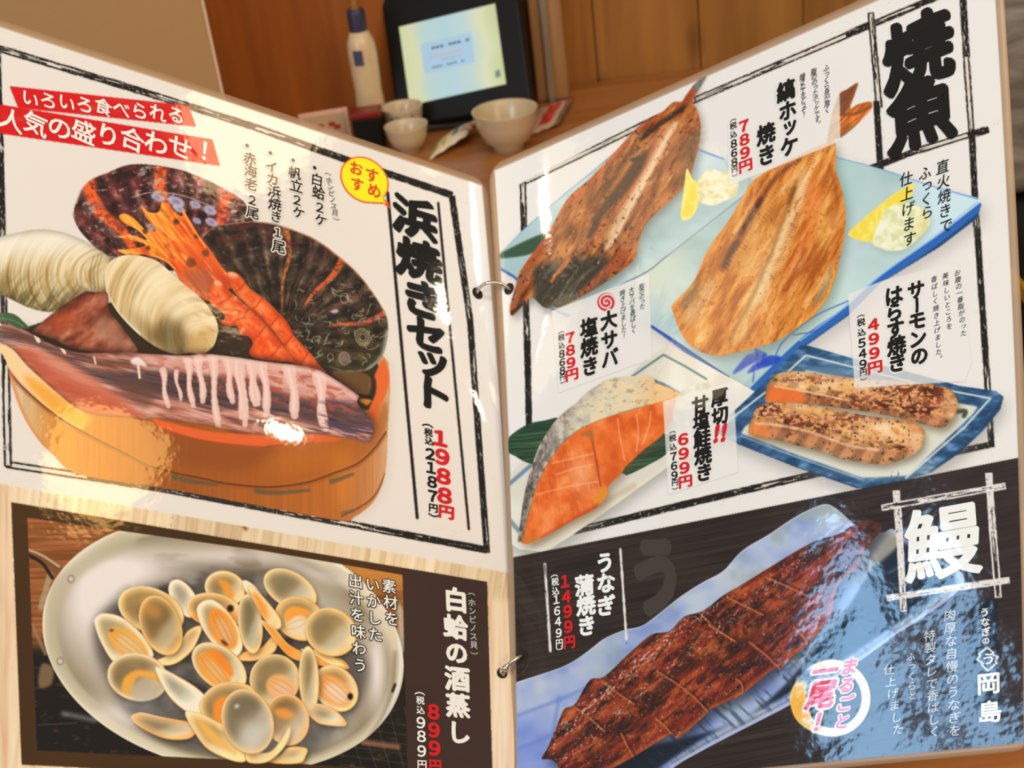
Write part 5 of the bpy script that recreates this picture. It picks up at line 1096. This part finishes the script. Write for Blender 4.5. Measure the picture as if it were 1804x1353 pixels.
# right page
lettering('printed_title', 'R', [('焼', 1617, 90, 132), ('魚', 1624, 197, 130)], 'k', nib(.06, .62, -50), T, 'largest black section title', tall=.95, slant=.02, wob=.012)
say = col_of('直火焼きで', 1661, 294, 1667, 397, 25) + col_of('ふっくら', 1630, 305, 1634, 374, 24) + col_of('仕上げます', 1597, 315, 1603, 421, 25)
lettering('printed_note', 'R', say, 'k', nib(.008, .6), T, 'fine black saying beside the lemon', slant=.12)
def dish(main, price, tax, notes, lb):
    lettering('printed_outline', 'R', main, 'p', nib(.14), T - 3)
    lettering('printed_title', 'R', main, 'k', nib(.056, .62, -45), T, 'black dish title: ' + lb, slant=.04, wob=.008)
    lettering('printed_outline', 'R', price + tax, 'p', nib(.12), T - 3.2)
    lettering('printed_price', 'R', price, 'r', nib(.045, .9), T, 'red price: ' + lb, wide=1.25)
    lettering('printed_price', 'R', tax, 'k', nib(.035, .9), T, 'black price with tax: ' + lb, wide=1.1)
    if notes: lettering('printed_note', 'R', notes, 'k', nib(.006), T, 'small note: ' + lb, slant=.15)
def taxcol(d, x0, y0, x1, y1, s):
    f = [0, .10, .26, .43, .60, .77, .90, 1.01]; c = '（税込' + d + '円）'; z = [.55, .6, .6, 1, 1, 1, .55, .5]
    return [(a, x0 + (x1 - x0) * t, y0 + (y1 - y0) * t, s * q) for a, t, q in zip(c, f, z)]
dish([('縞', 1385, 160, 35), ('ホ', 1388, 195, 34), ('ッ', 1389, 226, 32), ('ケ', 1391, 258, 34), ('焼', 1350, 236, 35), ('き', 1351, 273, 35)],
     [('7', 1311, 222, 27), ('8', 1312, 246, 27), ('9', 1313, 269, 27), ('円', 1314, 292, 22)], taxcol('868', 1292, 212, 1295, 308, 20),
     col_of('ふっくら身が厚く', 1456, 120, 1458, 194, 12) + col_of('脂ののったホッケです。', 1434, 126, 1441, 220, 11.5) + col_of('焼きたてをどうぞ！', 1414, 135, 1417, 202, 11.5), 'striped atka mackerel')
dish([('大', 1073, 564, 32), ('サ', 1074, 599, 32), ('バ', 1075, 631, 32), ('塩', 1038, 577, 33), ('焼', 1038.5, 611, 33), ('き', 1040, 645, 33)],
     [('7', 1005, 595, 25), ('8', 1005.5, 617, 25), ('9', 1006.5, 639, 25), ('円', 1008, 660, 21)], taxcol('868', 989, 586, 992, 673, 18.5),
     col_of('脂ののった', 1131, 505, 1132, 540, 10.5) + col_of('大サバを香ばしく', 1113, 511, 1117, 582, 11) + col_of('焼き上げました！', 1097, 516, 1100, 592, 11), 'large mackerel')
dish([('厚', 1268, 700, 31), ('切', 1269, 732, 31), ('甘', 1234, 714, 31), ('塩', 1236, 742, 31), ('鮭', 1237.5, 772, 32), ('焼', 1239, 802, 32), ('き', 1241, 832, 32)],
     [('6', 1204, 774, 28), ('9', 1205, 799, 28), ('9', 1206.5, 824, 28), ('円', 1208, 848, 22)], taxcol('769', 1185, 762, 1190, 860, 20.5), None, 'thick cut salmon')
lettering('printed_title', 'R', [('!', 1263, 764, 40), ('!', 1276, 762, 40)], 'r', nib(.05), T, 'two red exclamation marks', slant=.2)
dish([('サ', 1614, 511, 32), ('ー', 1616, 538, 30), ('モ', 1616, 565, 33), ('ン', 1617, 597, 33), ('の', 1620, 627, 33), ('は', 1575, 521, 34), ('ら', 1576, 550, 33), ('す', 1578, 580, 33), ('焼', 1580, 609, 34), ('き', 1581, 639, 34)],
     [('4', 1539, 572, 28), ('9', 1540, 597, 28), ('9', 1541, 622, 28), ('円', 1542, 647, 23)], taxcol('549', 1517, 557, 1522, 667, 23),
     col_of('お腹の一番脂がのった', 1687, 481, 1698, 587, 11.5) + col_of('美味しいところを', 1666, 486, 1673, 575, 11.5) + col_of('香ばしく焼き上げました。', 1646, 492, 1655, 633, 11.5), 'salmon belly')
lettering('printed_ghost_letter', 'R', [('う', 1156, 1014, 128)], 'g', nib(.075, .7, -40), 6, 'large faint brown letter', wide=.8, tall=1.1)
lettering('printed_title', 'R', [('う', 1066, 991, 36), ('な', 1068, 1027, 36), ('ぎ', 1068, 1067, 36), ('蒲', 1030, 1031, 36), ('焼', 1033, 1066, 36), ('き', 1034, 1102, 36)], 'w', nib(.05, .65, -45), T, 'white dish title: eel', wob=.008)
lettering('printed_price', 'R', [('1', 996, 1024, 30), ('4', 998.5, 1051, 30), ('9', 1001, 1077, 30), ('9', 1002, 1104, 30), ('円', 1004, 1131, 23)], 'r', nib(.045, .9), T, 'red price: eel')
lettering('printed_price', 'R', [('（', 977, 1015, 14), ('税', 978.5, 1025, 14), ('込', 979.5, 1041, 14), ('1', 980.5, 1056, 22), ('6', 982, 1076, 22), ('4', 983.5, 1095, 22), ('9', 985, 1115, 22), ('円', 986, 1133, 15), ('）', 986.5, 1143, 14)], 'w', nib(.022, .9), T, 'white price with tax: eel')
lettering('printed_title', 'R', [('鰻', 1660, 955, 140)], 'w', nib(.026, .7, -45), T, 'large white section title', tall=.98, wob=.008)
lettering('printed_shop_name', 'R', [('う', 1735, 1079, 17), ('な', 1736, 1096, 17), ('ぎ', 1737, 1113, 17), ('の', 1737, 1129, 14)], 'w', nib(.03, .7), T, 'small white lettering')
lettering('printed_shop_name', 'R', [('う', 1742, 1161, 23)], 'w', nib(.025, .7), T, 'letter in the diamond mark')
lettering('printed_shop_name', 'R', [('岡', 1742, 1204, 42), ('島', 1744, 1254, 42)], 'w', nib(.03, .7, -45), T, 'heavy white shop name')
lettering('printed_note', 'R', col_of('肉厚な自慢のうなぎを', 1674, 1084, 1683, 1287, 22) + col_of('特製タレで香ばしく', 1638, 1120, 1647, 1289, 21) + col_of('ふっくらと', 1605, 1157, 1608, 1226, 16) + col_of('仕上げました', 1567, 1180, 1583, 1285, 20), 's', nib(.012, .6), T, 'grey description of the eel', slant=.1)
emb = [('ま', 1497, 1174, 31), ('る', 1492, 1207, 30), ('ご', 1489, 1239, 30), ('と', 1484, 1271, 28), ('一', 1454, 1182, 46), ('尾', 1448, 1223, 52), ('！', 1441, 1272, 40)]
lettering('printed_outline', 'R', emb, 'p', nib(.12), T - 3, slant=.28); lettering('printed_note', 'R', emb, 'm', nib(.04, .7), T, 'pinkish red lettering on the ring', slant=.28)

# ---------------------------------------------------------------- rings through the spine
def ring(a, b, ka, kb, tilt, clasp):
    pa = surf(ka, *to_uv(ka, a)); pb = surf(kb, *to_uv(kb, b)); na = normal(ka, *to_uv(ka, a)); nb_ = normal(kb, *to_uv(kb, b))
    c = Vector((pa + pb) / 2); ex = Vector(pb - pa); half = ex.length / 2; ex.normalize()
    ey = Vector(na + nb_).normalized(); upv = Vector(CAM @ np.array((0, -1., 0))); ey = (ey + upv * tilt); ey = (ey - ex * ey.dot(ex)).normalized()
    r = half * 1.22; c = c - ey * math.sqrt(r * r - half * half) * .55
    r = (Vector(pb) - c).length
    pts = [c + ex * r * math.cos(t) + ey * r * math.sin(t) for t in np.linspace(0, 2 * math.pi, 48, endpoint=False)]
    bm = bmesh.new(); tube(bm, pts, .0011, 12, True)
    o = from_bm('binder_ring', bm, m_steel, menu, True)
    for k, p, px in ((ka, pa, a), (kb, pb, b)):
        u0, v0 = to_uv(k, px); t = np.linspace(0, 2 * math.pi, 24, endpoint=False); rr_ = .0031
        uu = np.concatenate([[u0], u0 + rr_ * np.cos(t) / PW]); vv = np.concatenate([[v0], v0 + rr_ * np.sin(t) / PH])
        V = surf(k, uu, vv) + normal(k, uu, vv) * (T + 1) * LAYER
        i = np.arange(24); link('hole_shade_disc', np_mesh('hole_shade_disc', V, np.stack([i * 0, i + 1, (i + 1) % 24 + 1], -1)), m_hole, PAGES[k])  # flat dark discs stand in for the shaded holes
    if clasp:
        bm = bmesh.new(); A = Vector(pa); pp = [c + ex * r * math.cos(t) + ey * r * math.sin(t) for t in np.linspace(math.pi * .62, math.pi * 1.02, 14)]
        tube(bm, pp, .002, 14, rs=[.0012, .0017, .0017, .0014, .0014, .0019, .0019, .0016, .0016, .0021, .0021, .0021, .0021, .0017])
        tag(from_bm('ring_clasp', bm, m_steel, o, True), 'ribbed hinge sleeve')
    return o
tag(ring((841, 517), (897, 509), 'L', 'R', .55, False), 'upper steel ring')
tag(ring((884, 1186), (921, 1155), 'L', 'R', .1, True), 'lower steel ring with a hinge sleeve')

# ---------------------------------------------------------------- the room behind
m_wall = noisy(mat('knotty boards', (1, 1, 1, 1), .55), rgb(150, 94, 34), rgb(188, 126, 54), 3.2, (9, 9, .8), 5, .3, .7, rings=.6)
def boards():
    m = m_wall; b = m.node_tree.nodes['Principled BSDF']; src = b.inputs['Base Color'].links[0].from_socket
    t = node(m, 'ShaderNodeTexCoord'); mp = node(m, 'ShaderNodeMapping'); mp.inputs['Scale'].default_value = (10, 10, 4.5)
    v = node(m, 'ShaderNodeTexVoronoi'); v.inputs['Scale'].default_value = 1.0; v.inputs['Randomness'].default_value = .9
    r = node(m, 'ShaderNodeValToRGB'); r.color_ramp.elements[0].position = .03; r.color_ramp.elements[1].position = .16
    r.color_ramp.elements[0].color = (.35, .22, .14, 1); r.color_ramp.elements[1].color = (1, 1, 1, 1)
    x = node(m, 'ShaderNodeMix', data_type='RGBA', blend_type='MULTIPLY'); x.inputs[0].default_value = .8
    wire(m, t.outputs['Object'], mp.inputs[0]); wire(m, mp.outputs[0], v.inputs['Vector']); wire(m, v.outputs['Distance'], r.inputs[0])
    wire(m, src, x.inputs[6]); wire(m, r.outputs[0], x.inputs[7]); wire(m, x.outputs[2], b.inputs['Base Color'])
boards()
m_part = noisy(mat('orange stained wood', (1, 1, 1, 1), .5), rgb(146, 76, 14), rgb(176, 98, 24), 4, (10, 10, .7), 4, .3, .7)
m_table = noisy(mat('table wood', (1, 1, 1, 1), .35), rgb(150, 92, 44), rgb(184, 120, 62), 4, (1, 14, 14), 4, .3, .7)
m_floor = noisy(mat('stone floor', (1, 1, 1, 1), .6), rgb(90, 84, 76), rgb(120, 112, 102), 6)
m_plaster = mat('beige plaster', rgb(196, 168, 130), .8)
m_black = mat('black plastic', rgb(15, 12, 10), .5, 0, .25)
m_dark = mat('dark grey plastic', rgb(52, 46, 42), .45)
m_porc = mat('cream porcelain', rgb(206, 184, 148), .2)
YB = float(on_table(1000, 148)[1])          # boarded wall behind the table
def slab(name, x0, x1, y0, y1, z0, z1, m, bevel=0, parent=None):
    bm = bmesh.new(); box(bm, ((x0 + x1) / 2, (y0 + y1) / 2, (z0 + z1) / 2), (x1 - x0, y1 - y0, z1 - z0), bevel=bevel); return from_bm(name, bm, m, parent)
bm = bmesh.new(); xs = [-1.6 + .125 * k for k in range(27)]
for a, b in zip(xs, xs[1:]): box(bm, ((a + b) / 2, YB + .02 + .0008 * (int(a * 8) % 2), 1.25), (b - a - .0016, .04, 2.5))
tag(from_bm('wall_back', bm, m_wall), kind='structure')
tag(slab('floor', -1.7, 1.8, -1.5, YB + .04, -.05, 0, m_floor), kind='structure')
# dining table
tbl = empty('dining_table', (0.0, .8, 0), 'brown wooden dining table under the bowls and the menu', 'table')
tx = (-.62, .30, -.32, YB - .8 - .004)
slab('tabletop', *tx, TABLE_Z - .03, TABLE_Z, m_table, .004, tbl)
for sx in (-.54, .22):
    for sy in (-.24, YB - .88): slab('leg', sx - .03, sx + .03, sy - .03, sy + .03, 0, TABLE_Z - .03, m_table, .003, tbl)
# left wooden partition and the post beside the order tablet
pA, pB = on_y(640, 120, YB - .05), on_y(700, 120, YB - .05)
part = slab('trim_1', -1.0, float(on_y(686, 60, YB - .03)[0]), YB - .035, YB - .002, TABLE_Z + .0005, 2.2, m_part); tag(part, kind='structure')
m_post = noisy(mat('pale post wood', (1, 1, 1, 1), .5), rgb(150, 104, 60), rgb(186, 140, 92), 4, (12, 12, .8), 3)
p0 = float(on_y(938, 90, YB - .06)[0]); p1 = float(on_y(997, 90, YB - .06)[0])
post = slab('trim_2', p0, p1, YB - .06, YB - .001, TABLE_Z + .0005, 2.2, m_post, .003); tag(post, kind='structure')
q0 = float(on_y(958, 90, YB - .063)[0]); q1 = float(on_y(970, 90, YB - .063)[0])
tag(slab('trim_3', q0, q1, YB - .0665, YB - .0605, TABLE_Z + .0005, 2.2, mat('grey metal strip', rgb(170, 166, 150), .35, .6), .001), kind='structure')
# clear acrylic screen at the far left
yA = YB - .22
e1 = on_y(372, 80, yA); bm = bmesh.new(); box(bm, (e1[0] - .25, yA, TABLE_Z + .301), (.5, .004, .6), bevel=.0012)
m_acr = mat('acrylic painted reflection', rgb(204, 164, 112), .25, Alpha=.62)  # beige base colour stands in for the room reflected in clear acrylic
scr = empty('acrylic_screen', (e1[0] - .25, yA, TABLE_Z), 'clear acrylic table screen with a beige painted reflection at the far left', 'screen')
bm2 = bmesh.new(); box(bm2, (0, 0, .309), (.5, .004, .6), bevel=.0012); from_bm('panel', bm2, m_acr, scr)
bm2 = bmesh.new(); box(bm2, (.2512, 0, .309), (.0024, .005, .6), bevel=.0008); tag(from_bm('edge_strip', bm2, mat('pale acrylic edge', rgb(236, 204, 176), .3), scr), 'pale polished edge')  # edge strip in one pale pinkish colour
for sx in (-.15, .12):
    bm2 = bmesh.new(); box(bm2, (sx, 0, .0045), (.04, .07, .009), bevel=.002); from_bm('foot', bm2, m_acr, scr)
# order tablet
zl, zr = 1.612, 1.57
C4 = [EYE + sight(*p) * z for p, z in (((703, 50), zl), ((875, 3), zr), ((889, 151), zr), ((722, 183), zl))]
C4 = [Vector(c) for c in C4]; cen = sum(C4, Vector()) / 4
ex = (C4[1] + C4[2] - C4[0] - C4[3]) / 2; sw = ex.length; ex.normalize(); ey = (C4[0] + C4[1] - C4[2] - C4[3]) / 2; ey -= ex * ey.dot(ex); sh = ey.length; ey.normalize(); ez = ex.cross(ey)
TM = Matrix((ex, ey, ez)).transposed()
tab = empty('order_tablet', (cen.x, cen.y, TABLE_Z), 'black order tablet with a lit pale screen on its stand', 'tablet')
def tb(name, bm, m, par=tab):
    bmesh.ops.transform(bm, matrix=Matrix.Translation(cen - tab.location) @ TM.to_4x4(), verts=bm.verts); return from_bm(name, bm, m, par)
bm = bmesh.new(); box(bm, (.004, .012, -.008), (sw + .046, sh + .075, .014), bevel=.004); body = tb('tablet_body', bm, m_black)
m_scr = mat('lit screen', (0, 0, 0, 1), .3); b_ = m_scr.node_tree.nodes['Principled BSDF']
_t = node(m_scr, 'ShaderNodeVertexColor', layer_name='Col'); wire(m_scr, _t.outputs[0], b_.inputs['Emission Color']); b_.inputs['Emission Strength'].default_value = 1.0
nx, ny = 60, 46; gx, gy = np.meshgrid(np.linspace(0, 1, nx), np.linspace(0, 1, ny), indexing='ij')
cc = ramp(gx + .03 * np.sin(gy * 9), [(0, (206, 212, 164)), (.14, (214, 214, 172)), (.26, (184, 208, 204)), (.5, (178, 206, 212)), (.7, (190, 210, 204)), (.84, (216, 218, 178)), (1, (198, 204, 150))])
box_ = ((gx > .2) & (gx < .72) & (gy > .34) & (gy < .72))[..., None]; cc = np.where(box_, np.array((168, 198, 218)) / 255., cc)
cc = np.where(((gx > .9) & (gx < .96) & (gy > .1) & (gy < .2))[..., None], np.array((110, 130, 120)) / 255., cc)
V = np.stack([(gx - .5) * sw, (gy - .5) * sh, gx * 0 + .0002], -1).reshape(-1, 3); V = V @ np.array(TM).T + np.array(cen - tab.location)
idx = np.arange(nx * ny).reshape(nx, ny); F = np.stack([idx[:-1, :-1], idx[1:, :-1], idx[1:, 1:], idx[:-1, 1:]], -1).reshape(-1, 4)
scn = link('screen', np_mesh('screen', V, F, s2l(cc.reshape(-1, 3))), m_scr, tab); scn['label'] = 'lit pale yellow and blue screen'
for y, x0, x1, c, hgt in ((.64, .30, .70, (40, 50, 56), .026), (.535, .27, .60, (190, 120, 110), .012), (.47, .40, .58, (110, 130, 136), .012), (.40, .28, .62, (60, 70, 76), .018)):
    bm = bmesh.new(); n = 9
    for i in range(n):
        if i % 4 == 3 and c[0] < 150: continue
        box(bm, ((x0 + (x1 - x0) * (i + .5) / n - .5) * sw, (y - .5) * sh, .0004), ((x1 - x0) / n * .8 * sw, hgt * sh, .0002))
    o = tb('screen_text', bm, mat('screen text', rgb(*c), .5, Emission_Color=rgb(*c), Emission_Strength=.8), scn)
bm = bmesh.new(); lo = cen - ey * (sh / 2 + .03) - tab.location
box(bm, (lo.x - .006, lo.y + .03, (lo.z + .012) / 2), (.1, .014, lo.z + .008), bevel=.003); box(bm, (lo.x - .006, lo.y + .036, .0045), (.11, .04, .008), bevel=.003)
from_bm('stand', bm, m_dark, tab)
# tall black unit the tablet hangs on
yk = YB - .064; k0 = float(on_y(674, 40, YB - .03)[0]) ; k1 = float(on_y(926, 60, YB - .05)[0])
tag(slab('upright_panel', k0, k1, YB - .02, YB - .002, TABLE_Z + .0005, 1.75, m_black, .004), 'tall flat black panel behind the order tablet', 'panel')
# sauce bottle
bp_ = on_table(662, 238); kx = 1 / FPX * float(np.linalg.norm(bp_ - EYE))
bot = empty('sauce_bottle', bp_, 'cream squeeze bottle with a dark blue cap before the orange partition', 'bottle')
r = 24.5 * kx; H = 172 * kx * 1.06
bm = bmesh.new(); lathe(bm, [(0, 0), (r * .93, 0), (r, .004), (r, H * .3), (r * .93, H * .45), (r * .98, H * .62), (r, H * .8), (r * .93, H * .9), (r * .62, H), (0, H)], 40)
from_bm('bottle_body', bm, noisy(mat('cream bottle', (1, 1, 1, 1), .3), rgb(214, 184, 136), rgb(226, 200, 156), 30), bot, True)
bm = bmesh.new(); lathe(bm, [(r * .62, H * .998), (r * .62, H * 1.17), (r * .56, H * 1.2), (0, H * 1.2)], 32); tag(from_bm('cap', bm, mat('navy cap', rgb(52, 50, 74), .4), bot, True), 'dark blue cap')
bm = bmesh.new(); lathe(bm, [(r * .34, H * 1.198), (r * .22, H * 1.36), (r * .1, H * 1.4), (0, H * 1.4)], 24); tag(from_bm('nozzle', bm, mat('amber nozzle', rgb(150, 100, 40), .3), bot, True), 'amber nozzle')
m_nv = mat('navy label ink', rgb(70, 70, 96), .5)
for a, z, w, hh in ((-105, .78, .34, .14), (-60, .2, .4, .12), (-88, .27, .22, .05)):
    bm = bmesh.new(); A = math.radians(a); vs = []
    for i in range(7):
        t = A + (i / 6 - .5) * w * 2; vs.append((bm.verts.new((r * 1.012 * math.cos(t), r * 1.012 * math.sin(t), H * (z - hh / 2))), bm.verts.new((r * 1.012 * math.cos(t), r * 1.012 * math.sin(t), H * (z + hh / 2)))))
    for p, q in zip(vs, vs[1:]): bm.faces.new((p[0], q[0], q[1], p[1]))
    from_bm('label_mark', bm, m_nv, bot)
# bowls
def bowl(px, py, rpx, hpx, label, group=None, dz=0, spots=False):
    p = on_table(px, py, dz); k = float(np.linalg.norm(p - EYE)) / FPX; R = rpx * k; Hh = hpx * k
    o = empty('rice_bowl', p, label, 'bowl', group)
    t = .0022
    bm = bmesh.new(); lathe(bm, [(0, .004), (R * .40, .004), (R * .40, 0), (R * .47, 0), (R * .47, .006), (R * .7, Hh * .26), (R * .89, Hh * .6), (R * .985, Hh * .96), (R, Hh), (R - t * .6, Hh), (R - t * 1.4, Hh * .95), (R * .86 - t, Hh * .6), (R * .62, Hh * .28), (R * .3, Hh * .16), (0, Hh * .15)], 56)
    from_bm('bowl_body', bm, m_porc, o, True)
    if spots:
        for a in (-120, -104, -62):
            bm = bmesh.new(); A = math.radians(a); bmesh.ops.create_uvsphere(bm, u_segments=12, v_segments=8, radius=.0022, matrix=Matrix.Translation((R * .95 * math.cos(A), R * .95 * math.sin(A), Hh * .78)) @ Matrix.Diagonal((1, .6, 1.3, 1)))
            from_bm('painted_dot', bm, m_nv, o, True)
    return o
bowl(722, 268, 38, 50, 'small cream bowl in front, before the dotted bowl', 'small bowls beside the tablet')
bowl(716, 243, 36, 58, 'small cream bowl with dark dots, behind the front bowl', 'small bowls beside the tablet', spots=True)
bowl(897, 262, 57, 72, 'larger cream bowl at the right, before the wooden post')
# spice box with a red lid, standing card
p = on_table(655, 262); k = float(np.linalg.norm(p - EYE)) / FPX
sb = empty('spice_box', p, 'black spice box with a dark red lid beside the small bowls', 'box')
bm = bmesh.new(); box(bm, (0, 0, 30 * k), (50 * k, 40 * k, 60 * k), bevel=.002); from_bm('box_body', bm, m_black, sb)
bm = bmesh.new(); box(bm, (0, 0, 65.5 * k), (54 * k, 43 * k, 11 * k), bevel=.002); tag(from_bm('lid', bm, mat('dark red lid', rgb(126, 24, 16), .3), sb), 'dark red lid')
p = on_table(580, 262); k = float(np.linalg.norm(p - EYE)) / FPX
cdh = empty('standing_card', p, 'white card with a pale pink frame left of the spice box', 'card', rz=math.radians(6))
bm = bmesh.new(); box(bm, (0, 0, 34 * k), (84 * k, .003, 68 * k), bevel=.0008); from_bm('card_frame', bm, mat('pale pink frame', rgb(222, 178, 150), .4), cdh)
bm = bmesh.new(); box(bm, (0, -.0022, 34 * k), (70 * k, .001, 54 * k)); from_bm('card_sheet', bm, mat('card paper', rgb(190, 158, 122), .5), cdh)
for x, z in ((12, 44), (20, 38), (-8, 42)):
    bm = bmesh.new(); box(bm, (x * k, -.003, z * k), (11 * k, .0006, 8 * k)); from_bm('red_mark', bm, mat('red print', rgb(170, 40, 26), .5), cdh)
# sachet and red printed packet
def pillow(name, pts, lift, thick, paint, label, cat, gloss=.25):
    P = [on_table(*q) for q in pts]; c = sum(P) / 4; o = empty(name, (c[0], c[1], TABLE_Z), label, cat)
    n = 26; V = []; cols = []
    for sgn in (1, -1):
        for i in range(n):
            for j in range(n):
                u, v = i / (n - 1), j / (n - 1); q = (P[0] * (1 - u) + P[1] * u) * (1 - v) + (P[3] * (1 - u) + P[2] * u) * v
                e = (math.sin(math.pi * u) * math.sin(math.pi * v)) ** .5; z = lift(u, v) + .0012 + thick * (e if sgn > 0 else -.0) + (.0006 * math.sin(u * 21) * math.sin(v * 17) if sgn > 0 else -.001)
                V.append((q[0] - c[0], q[1] - c[1], z)); cols.append(paint(u, v))
    idx = np.arange(n * n).reshape(n, n); F = np.stack([idx[:-1, :-1], idx[1:, :-1], idx[1:, 1:], idx[:-1, 1:]], -1).reshape(-1, 4); F2 = F[:, ::-1] + n * n
    m = mat(name + ' film', (1, 1, 1, 1), gloss); a = node(m, 'ShaderNodeVertexColor', layer_name='Col'); wire(m, a.outputs[0], m.node_tree.nodes['Principled BSDF'].inputs['Base Color'])
    link('packet_body', np_mesh(name, V, np.concatenate([F, F2]), s2l(np.array(cols) / 255.)), m, o, True); return o
def sach(u, v):
    c = np.array((226, 208, 176.))
    if u < .42 and .3 < v < .95 and math.sin(u * 19) + math.sin(v * 11) > .1: c = np.array((190, 176, 70.))
    if .55 < u < .72 and .35 < v < .75: c = np.array((96, 80, 66.))
    if u > .74 and .25 < v < .8 and math.sin(v * 30) > -.2: c = np.array((196, 112, 92.))
    return c
pillow('seasoning_sachet', [(770, 254), (846, 233), (824, 262), (756, 284)], lambda u, v: .014 * u, .008, sach, 'white seasoning sachet with green and red print before the big bowl', 'sachet')
def redp(u, v):
    c = np.array((216, 186, 160.))
    if abs(u - .52 + (v - .5) * .1) < .2 and .12 < v < .88: c = np.array((222, 60, 54.))
    if u > .86: c = np.array((130, 108, 86.))
    if v < .1: c = np.array((190, 60, 40.))
    return c
pillow('snack_packet', [(950, 190), (1012, 178), (984, 226), (928, 242)], lambda u, v: .004 * u, .003, redp, 'white packet with a red print lying right of the big bowl', 'packet')
# grey cushion and black bag at the right edge
gc = on_table(1800, 300)
m_cush = noisy(mat('grey marbled cloth', (1, 1, 1, 1), .9), rgb(112, 102, 92), rgb(160, 150, 138), 14, (1, 1, 2.2), 4, .35, .65, rings=1.5)
yC = 1.02
def at(px, py): return on_y(px, py, yC)
c0, c1 = at(1752, -40), at(1800, 372)
bm = bmesh.new(); box(bm, (c0[0] + .16, yC + .06, (c0[2] + c1[2]) / 2 + .081), (.32, .1, c0[2] - c1[2] + .16), bevel=.03)
cu_ = from_bm('seat_cushion', bm, m_cush, None, True); tag(cu_, 'grey marbled cloth cushion at the right edge', 'cushion')

m_bag = mat('black bag nylon', rgb(26, 24, 24), .7)
bgp = at(1768, 690); bgz = at(1768, 378)[2]
bag = empty('shoulder_bag', (bgp[0] + .16, yC + .02, .45), 'black shoulder bag with a yellow stripe below the grey cushion', 'bag')
bm = bmesh.new(); box(bm, (0, 0, (bgz - .45) / 2 + .0005), (.32, .14, bgz - .452), bevel=.02); from_bm('bag_body', bm, m_bag, bag, True)
z0, z1 = at(1790, 503)[2], at(1790, 470)[2]
bm = bmesh.new(); box(bm, (0, 0, (z0 + z1) / 2 - .45), (.326, .146, z1 - z0), bevel=.004); tag(from_bm('stripe', bm, mat('yellow webbing', rgb(206, 160, 30), .6), bag), 'yellow stripe')
tag(slab('trim_4', bgp[0] - .02, bgp[0] + .5, yC - .2, yC + .3, 0, .45, m_part, .006), kind='structure')
